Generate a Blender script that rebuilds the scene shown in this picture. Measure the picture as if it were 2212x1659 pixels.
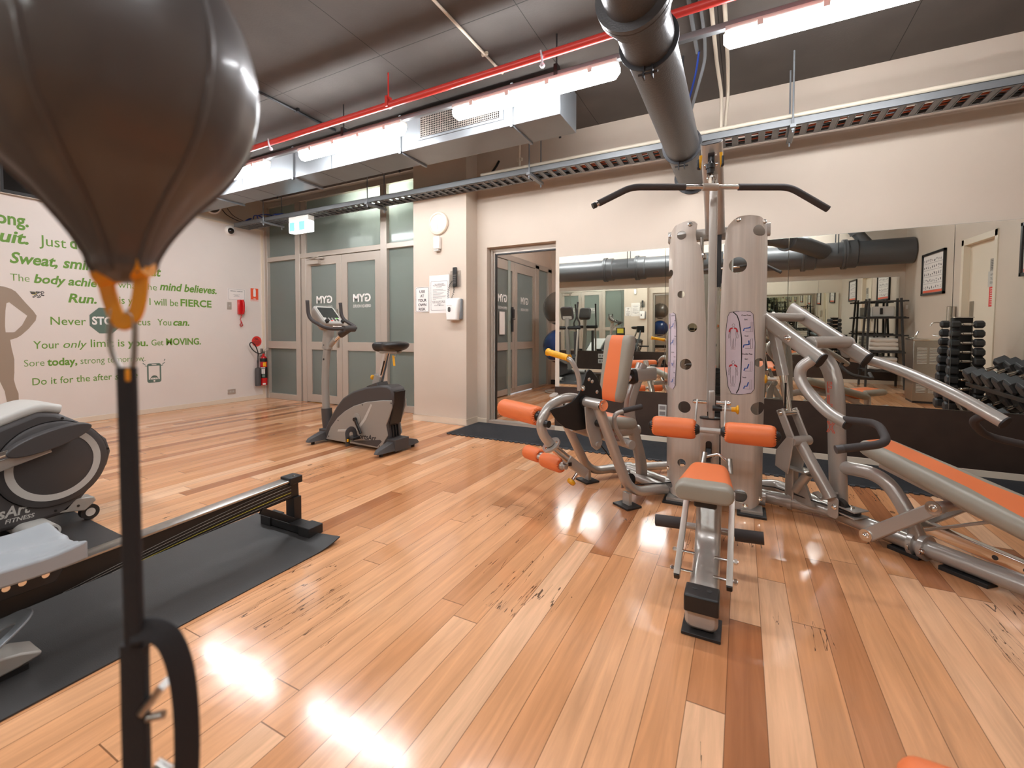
import bpy, bmesh, math, random
from mathutils import Vector, Matrix
for o in list(bpy.data.objects): bpy.data.objects.remove(o)
SC = bpy.context.scene
COL = SC.collection
PI = math.pi
random.seed(7)

# ---------------------------------------------------------------- camera
cam_data = bpy.data.cameras.new('camera')
cam = bpy.data.objects.new('camera', cam_data); COL.objects.link(cam)
cam_data.sensor_fit = 'HORIZONTAL'; cam_data.sensor_width = 36.0
cam_data.lens = 975.43 / 2212 * 36.0
cam_data.shift_x = (1106 - 1079.4) / 2212
cam_data.shift_y = -(829.5 - 748.64) / 2212
cam_data.clip_start = 0.02; cam_data.clip_end = 100
YAW, PITCH, ROLL = .49197, .030489, -.001073
cy_, sy_, cp_, sp_, cr_, sr_ = math.cos(YAW), math.sin(YAW), math.cos(PITCH), math.sin(PITCH), math.cos(ROLL), math.sin(ROLL)
fwd = Vector((-sy_*cp_, cy_*cp_, -sp_)); rgt = Vector((cy_, sy_, 0)); dwn = fwd.cross(rgt)
r2 = cr_*rgt + sr_*dwn; d2 = -sr_*rgt + cr_*dwn
cam.matrix_world = Matrix(((r2.x, -d2.x, -fwd.x, 0), (r2.y, -d2.y, -fwd.y, 0), (r2.z, -d2.z, -fwd.z, 1.13), (0, 0, 0, 1)))
cam_data.dof.use_dof = True; cam_data.dof.focus_distance = 3.3; cam_data.dof.aperture_fstop = 3.2
SC.camera = cam
SC.cycles.max_bounces = 28; SC.cycles.glossy_bounces = 28; SC.cycles.diffuse_bounces = 6; SC.cycles.transmission_bounces = 12

# ---------------------------------------------------------------- world, exposure
SC.world = bpy.data.worlds.new('world'); SC.world.use_nodes = True
SC.world.node_tree.nodes['Background'].inputs[0].default_value = (.9, .95, 1, 1)
SC.world.node_tree.nodes['Background'].inputs[1].default_value = .3
vs = SC.view_settings
vs.view_transform = 'Standard'; vs.look = 'None'; vs.gamma = 1; vs.use_curve_mapping = False
vs.exposure = 1.65
LAMP = 19.0          # emission of the fluorescent diffusers
CORRIDOR = 40.0      # corridor lamp behind the frosted doors

# ---------------------------------------------------------------- materials
def lin(c):
    c = c / 255.0
    return c / 12.92 if c <= .04045 else ((c + .055) / 1.055) ** 2.4
def rgb(t): return (lin(t[0]), lin(t[1]), lin(t[2]), 1)
MATS = {}
def mat(name, col, rough=.5, metal=0, spec=.5, coat=0, emit=0, noise=0, nscale=40, bump=0, bscale=200, stretch=None, rnoise=0, trans=0):
    m = bpy.data.materials.new(name); m.use_nodes = True
    nt = m.node_tree; b = nt.nodes['Principled BSDF']
    b.inputs['Base Color'].default_value = rgb(col); b.inputs['Roughness'].default_value = rough
    b.inputs['Metallic'].default_value = metal; b.inputs['Specular IOR Level'].default_value = spec
    b.inputs['Coat Weight'].default_value = coat; b.inputs['Coat Roughness'].default_value = .12
    if emit:
        b.inputs['Emission Color'].default_value = rgb(col); b.inputs['Emission Strength'].default_value = emit
    if trans: b.inputs['Transmission Weight'].default_value = trans
    if noise or bump or rnoise:
        tc = nt.nodes.new('ShaderNodeTexCoord'); src = tc.outputs['Object']
        if stretch:
            mp = nt.nodes.new('ShaderNodeMapping'); mp.inputs['Scale'].default_value = stretch
            nt.links.new(src, mp.inputs[0]); src = mp.outputs[0]
        n = nt.nodes.new('ShaderNodeTexNoise'); n.inputs['Scale'].default_value = nscale; n.inputs['Detail'].default_value = 5
        nt.links.new(src, n.inputs['Vector'])
        if noise:
            r = nt.nodes.new('ShaderNodeValToRGB'); c = rgb(col)
            r.color_ramp.elements[0].position = .3; r.color_ramp.elements[1].position = .7
            r.color_ramp.elements[0].color = tuple(x * (1 - noise) for x in c[:3]) + (1,)
            r.color_ramp.elements[1].color = tuple(min(1, x * (1 + noise)) for x in c[:3]) + (1,)
            nt.links.new(n.outputs['Fac'], r.inputs[0]); nt.links.new(r.outputs[0], b.inputs['Base Color'])
        if rnoise:
            mr = nt.nodes.new('ShaderNodeMapRange'); mr.inputs['To Min'].default_value = max(.02, rough - rnoise); mr.inputs['To Max'].default_value = rough + rnoise
            nt.links.new(n.outputs['Fac'], mr.inputs[0]); nt.links.new(mr.outputs[0], b.inputs['Roughness'])
        if bump:
            n2 = nt.nodes.new('ShaderNodeTexNoise'); n2.inputs['Scale'].default_value = bscale; n2.inputs['Detail'].default_value = 3
            nt.links.new(src, n2.inputs['Vector'])
            bp = nt.nodes.new('ShaderNodeBump'); bp.inputs['Strength'].default_value = bump; bp.inputs['Distance'].default_value = .004
            nt.links.new(n2.outputs['Fac'], bp.inputs['Height']); nt.links.new(bp.outputs[0], b.inputs['Normal'])
    MATS[name] = m
    return m

M_wall = mat('cream paint', (208, 193, 176), .6, noise=.03, nscale=1.5, bump=.06, bscale=120)
M_panel = mat('white vinyl wall', (228, 219, 211), .42, noise=.02, nscale=2, bump=.03, bscale=60)
M_ceil = mat('dark ceiling paint', (88, 82, 77), .75, noise=.1, nscale=3, bump=.25, bscale=60)
M_dado = mat('dark brown dado', (60, 47, 40), .38, noise=.12, nscale=8, bump=.06, bscale=300)
M_skirt = mat('cream skirting gloss', (226, 211, 190), .35)
M_alu = mat('satin aluminium', (186, 176, 164), .38, .35, bump=.02, bscale=400)
M_chrome = mat('chrome', (225, 222, 218), .1, 1)
M_steel = mat('brushed steel', (176, 172, 166), .28, 1, noise=.08, nscale=30, stretch=(1, 1, 14))
M_frame = mat('silver machine paint', (176, 170, 162), .3, .35, coat=.7, noise=.05, nscale=500)
M_shroud = mat('brushed grey shroud', (208, 198, 187), .36, .25, noise=.07, nscale=9, stretch=(6, 6, .25), rnoise=.06)
M_orange = mat('orange vinyl', (233, 122, 66), .45, bump=.12, bscale=700)
M_gvinyl = mat('taupe vinyl', (152, 145, 131), .38, bump=.08, bscale=500)
M_rubber = mat('black rubber', (36, 34, 33), .55, bump=.1, bscale=500)
M_black = mat('black plastic', (30, 28, 27), .4)
M_foam = mat('dark foam grip', (62, 56, 54), .7, bump=.15, bscale=900)
M_yellow = mat('yellow plastic', (240, 174, 22), .4)
M_cpanel = mat('charcoal housing', (72, 68, 67), .5, bump=.08, bscale=900)
M_gpanel = mat('grey housing', (158, 153, 145), .42, .1, bump=.04, bscale=900)
M_lgrey = mat('light grey plastic', (196, 193, 186), .4)
M_seatg = mat('rower seat grey', (156, 160, 163), .4)
M_duct = mat('grey duct paint', (132, 136, 139), .42, .25, noise=.05, nscale=4)
M_pipe = mat('dark grey pipe paint', (86, 86, 87), .4, .2, bump=.35, bscale=90)
M_red = mat('red pipe paint', (206, 58, 50), .35)
M_cond = mat('beige conduit', (214, 202, 182), .45)
M_tray = mat('galvanised tray', (128, 130, 132), .42, .5)
M_dark = mat('dark metal', (58, 58, 60), .45, .4)
M_white = mat('white plastic', (240, 236, 230), .35)
M_paper = mat('white paper', (236, 230, 224), .7)
M_ink = mat('dark ink', (40, 38, 40), .6)
M_gray_ink = mat('grey ink', (128, 122, 118), .6)
M_redsign = mat('red sign', (226, 58, 48), .5)
M_orsign = mat('orange red sign', (238, 92, 52), .5)
M_fred = mat('extinguisher red', (198, 24, 28), .22, coat=.6)
M_green = mat('green vinyl letter', (104, 150, 50), .5)
M_green2 = mat('slate green vinyl', (96, 116, 104), .5)
M_taupe = mat('taupe silhouette', (158, 140, 122), .5)
M_ink2 = mat('charcoal vinyl line', (74, 72, 68), .5)
M_ylw2 = mat('yellow vinyl dash', (216, 200, 60), .5)
M_mat = mat('black rubber mat', (52, 50, 49), .5, noise=.14, nscale=9, bump=.2, bscale=300, rnoise=.08)
M_tile = mat('ribbed rubber tile', (56, 57, 60), .55, noise=.12, nscale=20)
M_leather = mat('black ball leather', (84, 79, 77), .42, noise=.15, nscale=6, bump=.08, bscale=70, rnoise=.08, coat=.3)
M_web = mat('black webbing', (38, 35, 36), .75, bump=.3, bscale=600)
M_loop = mat('yellow strap', (238, 158, 26), .55, bump=.1, bscale=500)
M_mirror = mat('mirror silver', (243, 246, 240), .0, 1)
M_medge = mat('mirror edge', (216, 220, 212), .15, .6)
M_tv = mat('tv screen', (26, 24, 22), .12)
M_copper = mat('orange cable', (196, 92, 52), .5)
M_blue = mat('blue cable', (34, 62, 140), .45)
M_ballg = mat('grey exercise ball', (92, 84, 76), .25, coat=.3)
M_ballb = mat('blue exercise ball', (26, 58, 112), .25, coat=.3)
M_wood = mat('black stained timber', (52, 48, 45), .55, noise=.15, nscale=8, stretch=(1, 1, .1))
M_towel = mat('white towelling', (232, 224, 214), .9, bump=.5, bscale=300)
M_hex = mat('hex rubber', (58, 58, 60), .45)
M_door = mat('cream door paint', (226, 214, 194), .45)
M_label = mat('lilac sticker', (216, 204, 214), .45)
M_bluefig = mat('blue figure ink', (48, 92, 170), .5)
M_redfig = mat('red figure ink', (206, 46, 54), .5)
M_orangeline = mat('orange lettering', (240, 84, 40), .5)
M_lcd = mat('dark console face', (58, 60, 58), .2)
M_ledg = mat('green console key', (120, 220, 90), .5)
M_oranged = mat('corridor orange wall', (236, 168, 48), .7)
M_corr = mat('corridor plaster', (150, 158, 148), .7)
M_corrf = mat('corridor floor', (110, 104, 96), .5)
M_lamp = mat('lit diffuser', (246, 248, 252), .4, emit=LAMP)
M_corrlamp = mat('corridor lamp', (255, 252, 246), .4, emit=CORRIDOR)
M_exitc = mat('lit cyan legend', (90, 205, 232), .4, emit=.8)
M_exitw = mat('lit white legend', (255, 255, 255), .4, emit=1.0)

def glass_mat():
    m = bpy.data.materials.new('frosted glass'); m.use_nodes = True; nt = m.node_tree
    for n in list(nt.nodes): nt.nodes.remove(n)
    out = nt.nodes.new('ShaderNodeOutputMaterial')
    rf = nt.nodes.new('ShaderNodeBsdfRefraction'); rf.inputs['Color'].default_value = (.80, .88, .83, 1); rf.inputs['Roughness'].default_value = .32; rf.inputs['IOR'].default_value = 1.02
    tr = nt.nodes.new('ShaderNodeBsdfTranslucent'); tr.inputs['Color'].default_value = (.70, .76, .72, 1)
    df = nt.nodes.new('ShaderNodeBsdfDiffuse'); df.inputs['Color'].default_value = (.27, .30, .28, 1)
    gl = nt.nodes.new('ShaderNodeBsdfGlossy'); gl.inputs['Roughness'].default_value = .12; gl.inputs['Color'].default_value = (.9, .9, .9, 1)
    m1 = nt.nodes.new('ShaderNodeMixShader'); m1.inputs[0].default_value = .4
    nt.links.new(rf.outputs[0], m1.inputs[1]); nt.links.new(tr.outputs[0], m1.inputs[2])
    m2 = nt.nodes.new('ShaderNodeMixShader'); m2.inputs[0].default_value = .45
    nt.links.new(m1.outputs[0], m2.inputs[1]); nt.links.new(df.outputs[0], m2.inputs[2])
    fr = nt.nodes.new('ShaderNodeFresnel'); fr.inputs[0].default_value = 1.4
    m3 = nt.nodes.new('ShaderNodeMixShader')
    nt.links.new(fr.outputs[0], m3.inputs[0]); nt.links.new(m2.outputs[0], m3.inputs[1]); nt.links.new(gl.outputs[0], m3.inputs[2])
    nt.links.new(m3.outputs[0], out.inputs[0])
    return m
M_glass = glass_mat()

def clear_mat():
    m = bpy.data.materials.new('clear acrylic'); m.use_nodes = True; nt = m.node_tree
    for n in list(nt.nodes): nt.nodes.remove(n)
    out = nt.nodes.new('ShaderNodeOutputMaterial')
    tp = nt.nodes.new('ShaderNodeBsdfTransparent'); gl = nt.nodes.new('ShaderNodeBsdfGlossy'); gl.inputs['Roughness'].default_value = .05
    mx = nt.nodes.new('ShaderNodeMixShader'); mx.inputs[0].default_value = .12
    nt.links.new(tp.outputs[0], mx.inputs[1]); nt.links.new(gl.outputs[0], mx.inputs[2]); nt.links.new(mx.outputs[0], out.inputs[0])
    return m
M_clear = clear_mat()

def floor_mat():
    m = bpy.data.materials.new('polished hardwood boards'); m.use_nodes = True; nt = m.node_tree
    N = nt.nodes; L = nt.links; b = N['Principled BSDF']
    def math_(op, a, c=None):
        n = N.new('ShaderNodeMath'); n.operation = op
        for i, x in enumerate((a, c)):
            if x is None: continue
            if isinstance(x, (int, float)): n.inputs[i].default_value = x
            else: L.new(x, n.inputs[i])
        return n.outputs[0]
    tc = N.new('ShaderNodeTexCoord'); sep = N.new('ShaderNodeSeparateXYZ'); L.new(tc.outputs['Object'], sep.inputs[0])
    X, Y = sep.outputs[0], sep.outputs[1]
    u = math_('DIVIDE', math_('ADD', X, 50.03), .108); row = math_('FLOOR', u); fu = math_('FRACT', u)
    w1 = N.new('ShaderNodeTexWhiteNoise'); w1.noise_dimensions = '1D'; L.new(row, w1.inputs['W'])
    vv = math_('ADD', math_('DIVIDE', math_('ADD', Y, 50), 1.7), math_('MULTIPLY', w1.outputs['Value'], 7.3))
    idx = math_('FLOOR', vv); fv = math_('FRACT', vv)
    cmb = N.new('ShaderNodeCombineXYZ'); L.new(row, cmb.inputs[0]); L.new(idx, cmb.inputs[1])
    w2 = N.new('ShaderNodeTexWhiteNoise'); w2.noise_dimensions = '2D'; L.new(cmb.outputs[0], w2.inputs['Vector'])
    ramp = N.new('ShaderNodeValToRGB'); cr = ramp.color_ramp
    cols = [(0, (158, 98, 60)), (.05, (186, 122, 80)), (.2, (212, 148, 100)), (.55, (226, 164, 116)), (.8, (234, 176, 130)), (1, (243, 194, 154))]
    while len(cr.elements) < len(cols): cr.elements.new(.5)
    for e, (p, c) in zip(cr.elements, cols): e.position = p; e.color = rgb(c)
    L.new(w2.outputs['Value'], ramp.inputs[0])
    # long grain, its pattern shifted from board to board
    sh = N.new('ShaderNodeCombineXYZ'); L.new(math_('MULTIPLY', X, 26), sh.inputs[0]); L.new(math_('MULTIPLY', Y, 1.6), sh.inputs[1]); L.new(math_('MULTIPLY', w2.outputs['Value'], 60), sh.inputs[2])
    g = N.new('ShaderNodeTexNoise'); g.inputs['Scale'].default_value = 1; g.inputs['Detail'].default_value = 7; g.inputs['Roughness'].default_value = .62; g.inputs['Distortion'].default_value = .8
    L.new(sh.outputs[0], g.inputs['Vector'])
    gr = N.new('ShaderNodeMapRange'); gr.inputs['From Min'].default_value = .25; gr.inputs['From Max'].default_value = .75; gr.inputs['To Min'].default_value = .74; gr.inputs['To Max'].default_value = 1.12
    L.new(g.outputs['Fac'], gr.inputs[0])
    mul = N.new('ShaderNodeMix'); mul.data_type = 'RGBA'; mul.blend_type = 'MULTIPLY'; mul.inputs[0].default_value = 1
    L.new(ramp.outputs[0], mul.inputs[6]); L.new(gr.outputs[0], mul.inputs[7])
    # gum veins: thin black streaks here and there
    sv = N.new('ShaderNodeCombineXYZ'); L.new(math_('MULTIPLY', X, 16), sv.inputs[0]); L.new(math_('MULTIPLY', Y, 1.1), sv.inputs[1]); L.new(math_('MULTIPLY', w2.outputs['Value'], 33), sv.inputs[2])
    v = N.new('ShaderNodeTexNoise'); v.inputs['Scale'].default_value = 1; v.inputs['Detail'].default_value = 4; v.inputs['Distortion'].default_value = .5; L.new(sv.outputs[0], v.inputs['Vector'])
    vein = math_('LESS_THAN', math_('ABSOLUTE', math_('SUBTRACT', v.outputs['Fac'], .5)), .0045)
    pk = N.new('ShaderNodeTexNoise'); pk.inputs['Scale'].default_value = 1.4; pk.inputs['Detail'].default_value = 2; L.new(tc.outputs['Object'], pk.inputs['Vector'])
    vein = math_('MULTIPLY', vein, math_('GREATER_THAN', pk.outputs['Fac'], .58))
    # knots
    vo = N.new('ShaderNodeTexVoronoi'); vo.inputs['Scale'].default_value = 1.0
    kv = N.new('ShaderNodeCombineXYZ'); L.new(math_('MULTIPLY', X, 3.1), kv.inputs[0]); L.new(math_('MULTIPLY', Y, 1.7), kv.inputs[1]); L.new(kv.outputs[0], vo.inputs['Vector'])
    knot = math_('LESS_THAN', vo.outputs['Distance'], .045)
    seam = math_('MAXIMUM', math_('LESS_THAN', math_('ABSOLUTE', math_('SUBTRACT', fu, .5)), 0), math_('GREATER_THAN', math_('ABSOLUTE', math_('SUBTRACT', fu, .5)), .489))
    seam = math_('MAXIMUM', seam, math_('GREATER_THAN', math_('ABSOLUTE', math_('SUBTRACT', fv, .5)), .4988))
    dk = N.new('ShaderNodeMix'); dk.data_type = 'RGBA'; dk.inputs[7].default_value = rgb((92, 56, 34))
    L.new(math_('MULTIPLY', seam, .75), dk.inputs[0]); L.new(mul.outputs[2], dk.inputs[6])
    d3 = N.new('ShaderNodeMix'); d3.data_type = 'RGBA'; d3.inputs[7].default_value = rgb((52, 36, 28))
    L.new(math_('MULTIPLY', math_('MAXIMUM', vein, math_('MULTIPLY', knot, .8)), .85), d3.inputs[0]); L.new(dk.outputs[2], d3.inputs[6])
    L.new(d3.outputs[2], b.inputs['Base Color'])
    rr = N.new('ShaderNodeMapRange'); rr.inputs['To Min'].default_value = .10; rr.inputs['To Max'].default_value = .18; L.new(g.outputs['Fac'], rr.inputs[0]); L.new(rr.outputs[0], b.inputs['Roughness'])
    b.inputs['Specular IOR Level'].default_value = .55
    n2 = N.new('ShaderNodeTexNoise'); n2.inputs['Scale'].default_value = 5; L.new(tc.outputs['Object'], n2.inputs['Vector'])
    hh = math_('ADD', math_('MULTIPLY', seam, -.35), math_('MULTIPLY', n2.outputs['Fac'], 1.2))
    bp = N.new('ShaderNodeBump'); bp.inputs['Strength'].default_value = .25; bp.inputs['Distance'].default_value = .004; L.new(hh, bp.inputs['Height']); L.new(bp.outputs[0], b.inputs['Normal'])
    return m
M_floor = floor_mat()

# ---------------------------------------------------------------- mesh helpers
def V(*a): return Vector(a if len(a) == 3 else a[0])
def ident(a, b, c): return Vector((a, b, c))
def frame(o, ex, ey, ez=(0, 0, 1)):
    o, ex, ey, ez = Vector(o), Vector(ex), Vector(ey), Vector(ez)
    return lambda a, b, c: o + ex * a + ey * b + ez * c
def fillet(pts, r=.05, n=5):
    pts = [Vector(p) for p in pts]; out = [pts[0]]
    for a, b, c in zip(pts, pts[1:], pts[2:]):
        d1, d2 = (a - b), (c - b)
        k1, k2 = min(r, d1.length * .48), min(r, d2.length * .48)
        p, q = b + d1.normalized() * k1, b + d2.normalized() * k2
        for i in range(n + 1):
            t = i / n; out.append(p * (1 - t) ** 2 + b * 2 * t * (1 - t) + q * t * t)
    out.append(pts[-1]); return out
def spline(pts, n=8):
    pts = [Vector(p) for p in pts]; P = [2 * pts[0] - pts[1]] + pts + [2 * pts[-1] - pts[-2]]; out = []
    for i in range(1, len(P) - 2):
        for k in range(n):
            t = k / n; a, b, c, d = P[i - 1], P[i], P[i + 1], P[i + 2]
            out.append(.5 * ((2 * b) + (c - a) * t + (2 * a - 5 * b + 4 * c - d) * t * t + (3 * b - a - 3 * c + d) * t ** 3))
    out.append(pts[-1]); return out
def circ(r, n=14): return [(r * math.cos(2 * PI * i / n), r * math.sin(2 * PI * i / n)) for i in range(n)]
def rrect(w, h, r, n=4):
    r = min(r, w / 2 - 1e-5, h / 2 - 1e-5); out = []
    for cx, cy, a0 in ((w/2-r, h/2-r, 0), (-w/2+r, h/2-r, PI/2), (-w/2+r, -h/2+r, PI), (w/2-r, -h/2+r, 1.5*PI)):
        for i in range(n + 1):
            a = a0 + PI / 2 * i / n; out.append((cx + r * math.cos(a), cy + r * math.sin(a)))
    return out
def stad(w, h): return rrect(w, h, min(w, h) / 2, 6)

class MB:
    """gathers shapes into one mesh"""
    def __init__(s, T=None): s.bm = bmesh.new(); s.T = T or ident; s.mi = 0
    def v(s, p): return s.bm.verts.new(s.T(*p))
    def face(s, vs):
        try:
            f = s.bm.faces.new(vs); f.material_index = s.mi; return f
        except ValueError: return None
    def m(s, i): s.mi = i; return s
    def box(s, c, d, rot=None):
        R = rot if rot else Matrix.Identity(3)
        vs = []
        for x in (-.5, .5):
            for y in (-.5, .5):
                for z in (-.5, .5): vs.append(s.v(Vector(c) + R @ Vector((x * d[0], y * d[1], z * d[2]))))
        for q in ((0, 1, 3, 2), (4, 6, 7, 5), (0, 4, 5, 1), (2, 3, 7, 6), (0, 2, 6, 4), (1, 5, 7, 3)): s.face([vs[i] for i in q])
        return s
    def b2(s, a, b):
        return s.box([(p + q) / 2 for p, q in zip(a, b)], [abs(q - p) for p, q in zip(a, b)])
    def rings(s, rings, caps=True, closed=False):
        R = [[s.v(p) for p in r] for r in rings]; n = len(R[0])
        pairs = list(zip(R, R[1:])) + ([(R[-1], R[0])] if closed else [])
        for a, b in pairs:
            for i in range(n): s.face([a[i], a[(i + 1) % n], b[(i + 1) % n], b[i]])
        if caps and not closed: s.face(R[0][::-1]); s.face(R[-1])
        return s
    def sweep(s, pts, sec, up=(0, 0, 1), caps=True, closed=False, scale=None):
        pts = [Vector(p) for p in pts]; n = len(pts); T = []
        for i in range(n):
            if closed: t = pts[(i + 1) % n] - pts[i - 1]
            else: t = pts[min(i + 1, n - 1)] - pts[max(i - 1, 0)]
            T.append(t.normalized())
        u = Vector(up); u = (u - T[0] * u.dot(T[0]))
        if u.length < 1e-4: u = Vector((1, 0, 0)) - T[0] * T[0].x
        u.normalize(); out = []
        for i in range(n):
            if i:
                ax = T[i - 1].cross(T[i])
                if ax.length > 1e-7: u = Matrix.Rotation(T[i - 1].angle(T[i]), 3, ax) @ u
                u = (u - T[i] * u.dot(T[i])).normalized()
            sd = T[i].cross(u); k = scale[i] if scale else 1
            out.append([pts[i] + sd * x * k + u * y * k for x, y in sec])
        return s.rings(out, caps, closed)
    def tube(s, pts, r, n=12, caps=True, closed=False): return s.sweep(pts, circ(r, n), caps=caps, closed=closed)
    def cyl(s, a, b, r, n=20, r2=None):
        return s.sweep([a, b], circ(r, n), scale=[1, (r2 if r2 is not None else r) / r])
    def lathe(s, prof, o, ax=(0, 0, 1), n=28, caps=True):
        """prof: (radius, along)"""
        ax = Vector(ax).normalized(); e = Vector((1, 0, 0)) if abs(ax.x) < .8 else Vector((0, 1, 0))
        e1 = (e - ax * e.dot(ax)).normalized(); e2 = ax.cross(e1); o = Vector(o)
        return s.rings([[o + ax * z + (e1 * math.cos(2*PI*i/n) + e2 * math.sin(2*PI*i/n)) * max(r, 1e-4) for i in range(n)] for r, z in prof], caps)
    def prism(s, poly, o, ex, ey, t0, t1):
        o, ex, ey = Vector(o), Vector(ex), Vector(ey); ez = ex.cross(ey)
        return s.rings([[o + ex * x + ey * y + ez * t for x, y in poly] for t in (t0, t1)])
    def ball(s, c, r, n=20, sq=(1, 1, 1)):
        c = Vector(c); m = n // 2
        return s.rings([[c + Vector((sq[0]*r*math.sin(PI*j/m)*math.cos(2*PI*i/n), sq[1]*r*math.sin(PI*j/m)*math.sin(2*PI*i/n), sq[2]*r*math.cos(PI*j/m))) if 0 < j < m else c + Vector((1e-4*math.cos(2*PI*i/n), 1e-4*math.sin(2*PI*i/n), sq[2]*r*(1 if j == 0 else -1))) for i in range(n)] for j in range(m + 1)])
    def build(s, name, mats, parent=None, bev=0, smooth=True, ang=38, sub=0, at=None, segs=2):
        if not isinstance(mats, (list, tuple)): mats = [mats]
        bm = s.bm
        if sub or bev: bmesh.ops.remove_doubles(bm, verts=bm.verts, dist=1e-5)
        bmesh.ops.recalc_face_normals(bm, faces=bm.faces)
        base = Vector(at) if at else (wloc(parent) if parent else Vector((0, 0, 0)))
        if base.length: bmesh.ops.translate(bm, verts=bm.verts, vec=-base)
        me = bpy.data.meshes.new(name); bm.to_mesh(me); bm.free()
        for m in mats: me.materials.append(m)
        if smooth:
            me.shade_smooth(); me.set_sharp_from_angle(angle=math.radians(ang))
        o = bpy.data.objects.new(name, me); COL.objects.link(o)
        if parent: o.parent = parent
        elif at: o.location = base
        if bev:
            md = o.modifiers.new('edge', 'BEVEL'); md.width = bev; md.segments = segs; md.limit_method = 'ANGLE'; md.angle_limit = math.radians(35)
        if sub:
            md = o.modifiers.new('soft', 'SUBSURF'); md.levels = sub; md.render_levels = sub
        return o
ORIGIN = {}
def wloc(o):
    p = Vector((0, 0, 0))
    while o: p += o.location; o = o.parent
    return p
def tag(o, label, cat, group=None, kind=None):
    o['label'] = label; o['category'] = cat
    if group: o['group'] = group
    if kind: o['kind'] = kind
    return o
def thing(name, loc, label, cat, group=None):
    o = bpy.data.objects.new(name, None); COL.objects.link(o); o.location = loc; o.empty_display_size = .1
    return tag(o, label, cat, group)
def struct(o): o['kind'] = 'structure'; return o
def dup(o, loc=None, rotz=None, parent=None, label=None):
    c = o.copy(); COL.objects.link(c)
    if parent: c.parent = parent
    if loc is not None: c.location = loc
    if rotz is not None: c.rotation_euler = (0, 0, rotz)
    if label: c['label'] = label
    for ch in list(o.children): dup(ch, parent=c)
    return c
def text(name, body, m, o, ex, ey, width=None, height=None, parent=None, bold=0, shear=0, depth=.0006, align='LEFT', spacing=1):
    """lettering as a thin mesh; o: baseline start (or centre), ex / ey: reading and up direction"""
    cu = bpy.data.curves.new(name, 'FONT'); cu.body = body; cu.align_x = align; cu.size = 1; cu.offset = bold; cu.shear = shear; cu.space_line = spacing
    cu.resolution_u = 3; cu.extrude = .0
    tmp = bpy.data.objects.new('tmp', cu); COL.objects.link(tmp)
    me = bpy.data.meshes.new_from_object(tmp.evaluated_get(bpy.context.evaluated_depsgraph_get()))
    bpy.data.objects.remove(tmp)
    xs = [v.co.x for v in me.vertices]; ys = [v.co.y for v in me.vertices]
    x0, x1, hy = min(xs), max(xs), .72
    sy = height / hy if height else None
    sx = width / (x1 - x0) if width else sy
    if sy is None: sy = sx
    o, ex, ey = Vector(o), Vector(ex), Vector(ey); ez = ex.cross(ey); base = wloc(parent) if parent else Vector((0, 0, 0))
    off = x0 if align == 'LEFT' else 0
    for v in me.vertices:
        v.co = o + ex * ((v.co.x - off) * sx) + ey * (v.co.y * sy) + ez * depth - base
    me.materials.clear(); me.materials.append(m); me.name = name
    ob = bpy.data.objects.new(name, me); COL.objects.link(ob)
    if parent: ob.parent = parent
    return ob
def at_centre(o):
    """moves a top-level mesh's origin to the middle of its vertices"""
    c = sum((v.co for v in o.data.vertices), Vector()) / len(o.data.vertices)
    for v in o.data.vertices: v.co -= c
    o.location = o.location + c; return o
# ---------------------------------------------------------------- room shell
def ceiling_mat():
    m = M_ceil; nt = m.node_tree; N = nt.nodes; L = nt.links; b = N['Principled BSDF']
    src = b.inputs['Base Color'].links[0].from_socket
    tc = N.new('ShaderNodeTexCoord'); sep = N.new('ShaderNodeSeparateXYZ'); L.new(tc.outputs['Object'], sep.inputs[0])
    wob = N.new('ShaderNodeTexNoise'); wob.inputs['Scale'].default_value = 1.2; L.new(tc.outputs['Object'], wob.inputs['Vector'])
    prev = None
    for axis, period, off, wd in ((0, 1.22, -.17, .003), (1, 2.4, .45, .004)):
        a = N.new('ShaderNodeMath'); a.operation = 'ADD'; a.inputs[1].default_value = 50 * period - off; L.new(sep.outputs[axis], a.inputs[0])
        a2 = N.new('ShaderNodeMath'); a2.operation = 'MULTIPLY_ADD'; a2.inputs[1].default_value = .02; L.new(wob.outputs['Fac'], a2.inputs[0]); L.new(a.outputs[0], a2.inputs[2])
        d = N.new('ShaderNodeMath'); d.operation = 'PINGPONG'; d.inputs[1].default_value = period / 2; L.new(a2.outputs[0], d.inputs[0])
        l = N.new('ShaderNodeMath'); l.operation = 'LESS_THAN'; l.inputs[1].default_value = wd; L.new(d.outputs[0], l.inputs[0])
        if prev:
            mx = N.new('ShaderNodeMath'); mx.operation = 'MAXIMUM'; L.new(prev, mx.inputs[0]); L.new(l.outputs[0], mx.inputs[1]); prev = mx.outputs[0]
        else: prev = l.outputs[0]
    mix = N.new('ShaderNodeMix'); mix.data_type = 'RGBA'; mix.inputs[7].default_value = rgb((44, 40, 37))
    L.new(prev, mix.inputs[0]); L.new(src, mix.inputs[6]); L.new(mix.outputs[2], b.inputs['Base Color'])
ceiling_mat()
CEIL = 3.38; WX, EX, NY, SY = -7.25, 2.6, 4.87, -1.07
struct(MB().b2((-7.4, -1.3, -.1), (2.75, 5.03, 0)).b2((-3.9, 5.03, -.1), (0, 9.6, 0)).build('floor', M_floor))
struct(MB().b2((-7.4, -1.3, CEIL), (2.75, 5.2, CEIL + .12)).build('ceiling', M_ceil))
wn = struct(MB().b2((-2.93, NY, 0), (-2.79, NY + .2, CEIL)).b2((-2.79, NY, 2.18), (-1.885, NY + .2, CEIL)).b2((-1.885, NY, 0), (EX + .15, NY + .2, CEIL)).build('wall_north', M_wall))
struct(MB().b2((-3.73, 4.615, 0), (-2.93, 5.15, CEIL)).build('column_north', M_wall))
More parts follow.
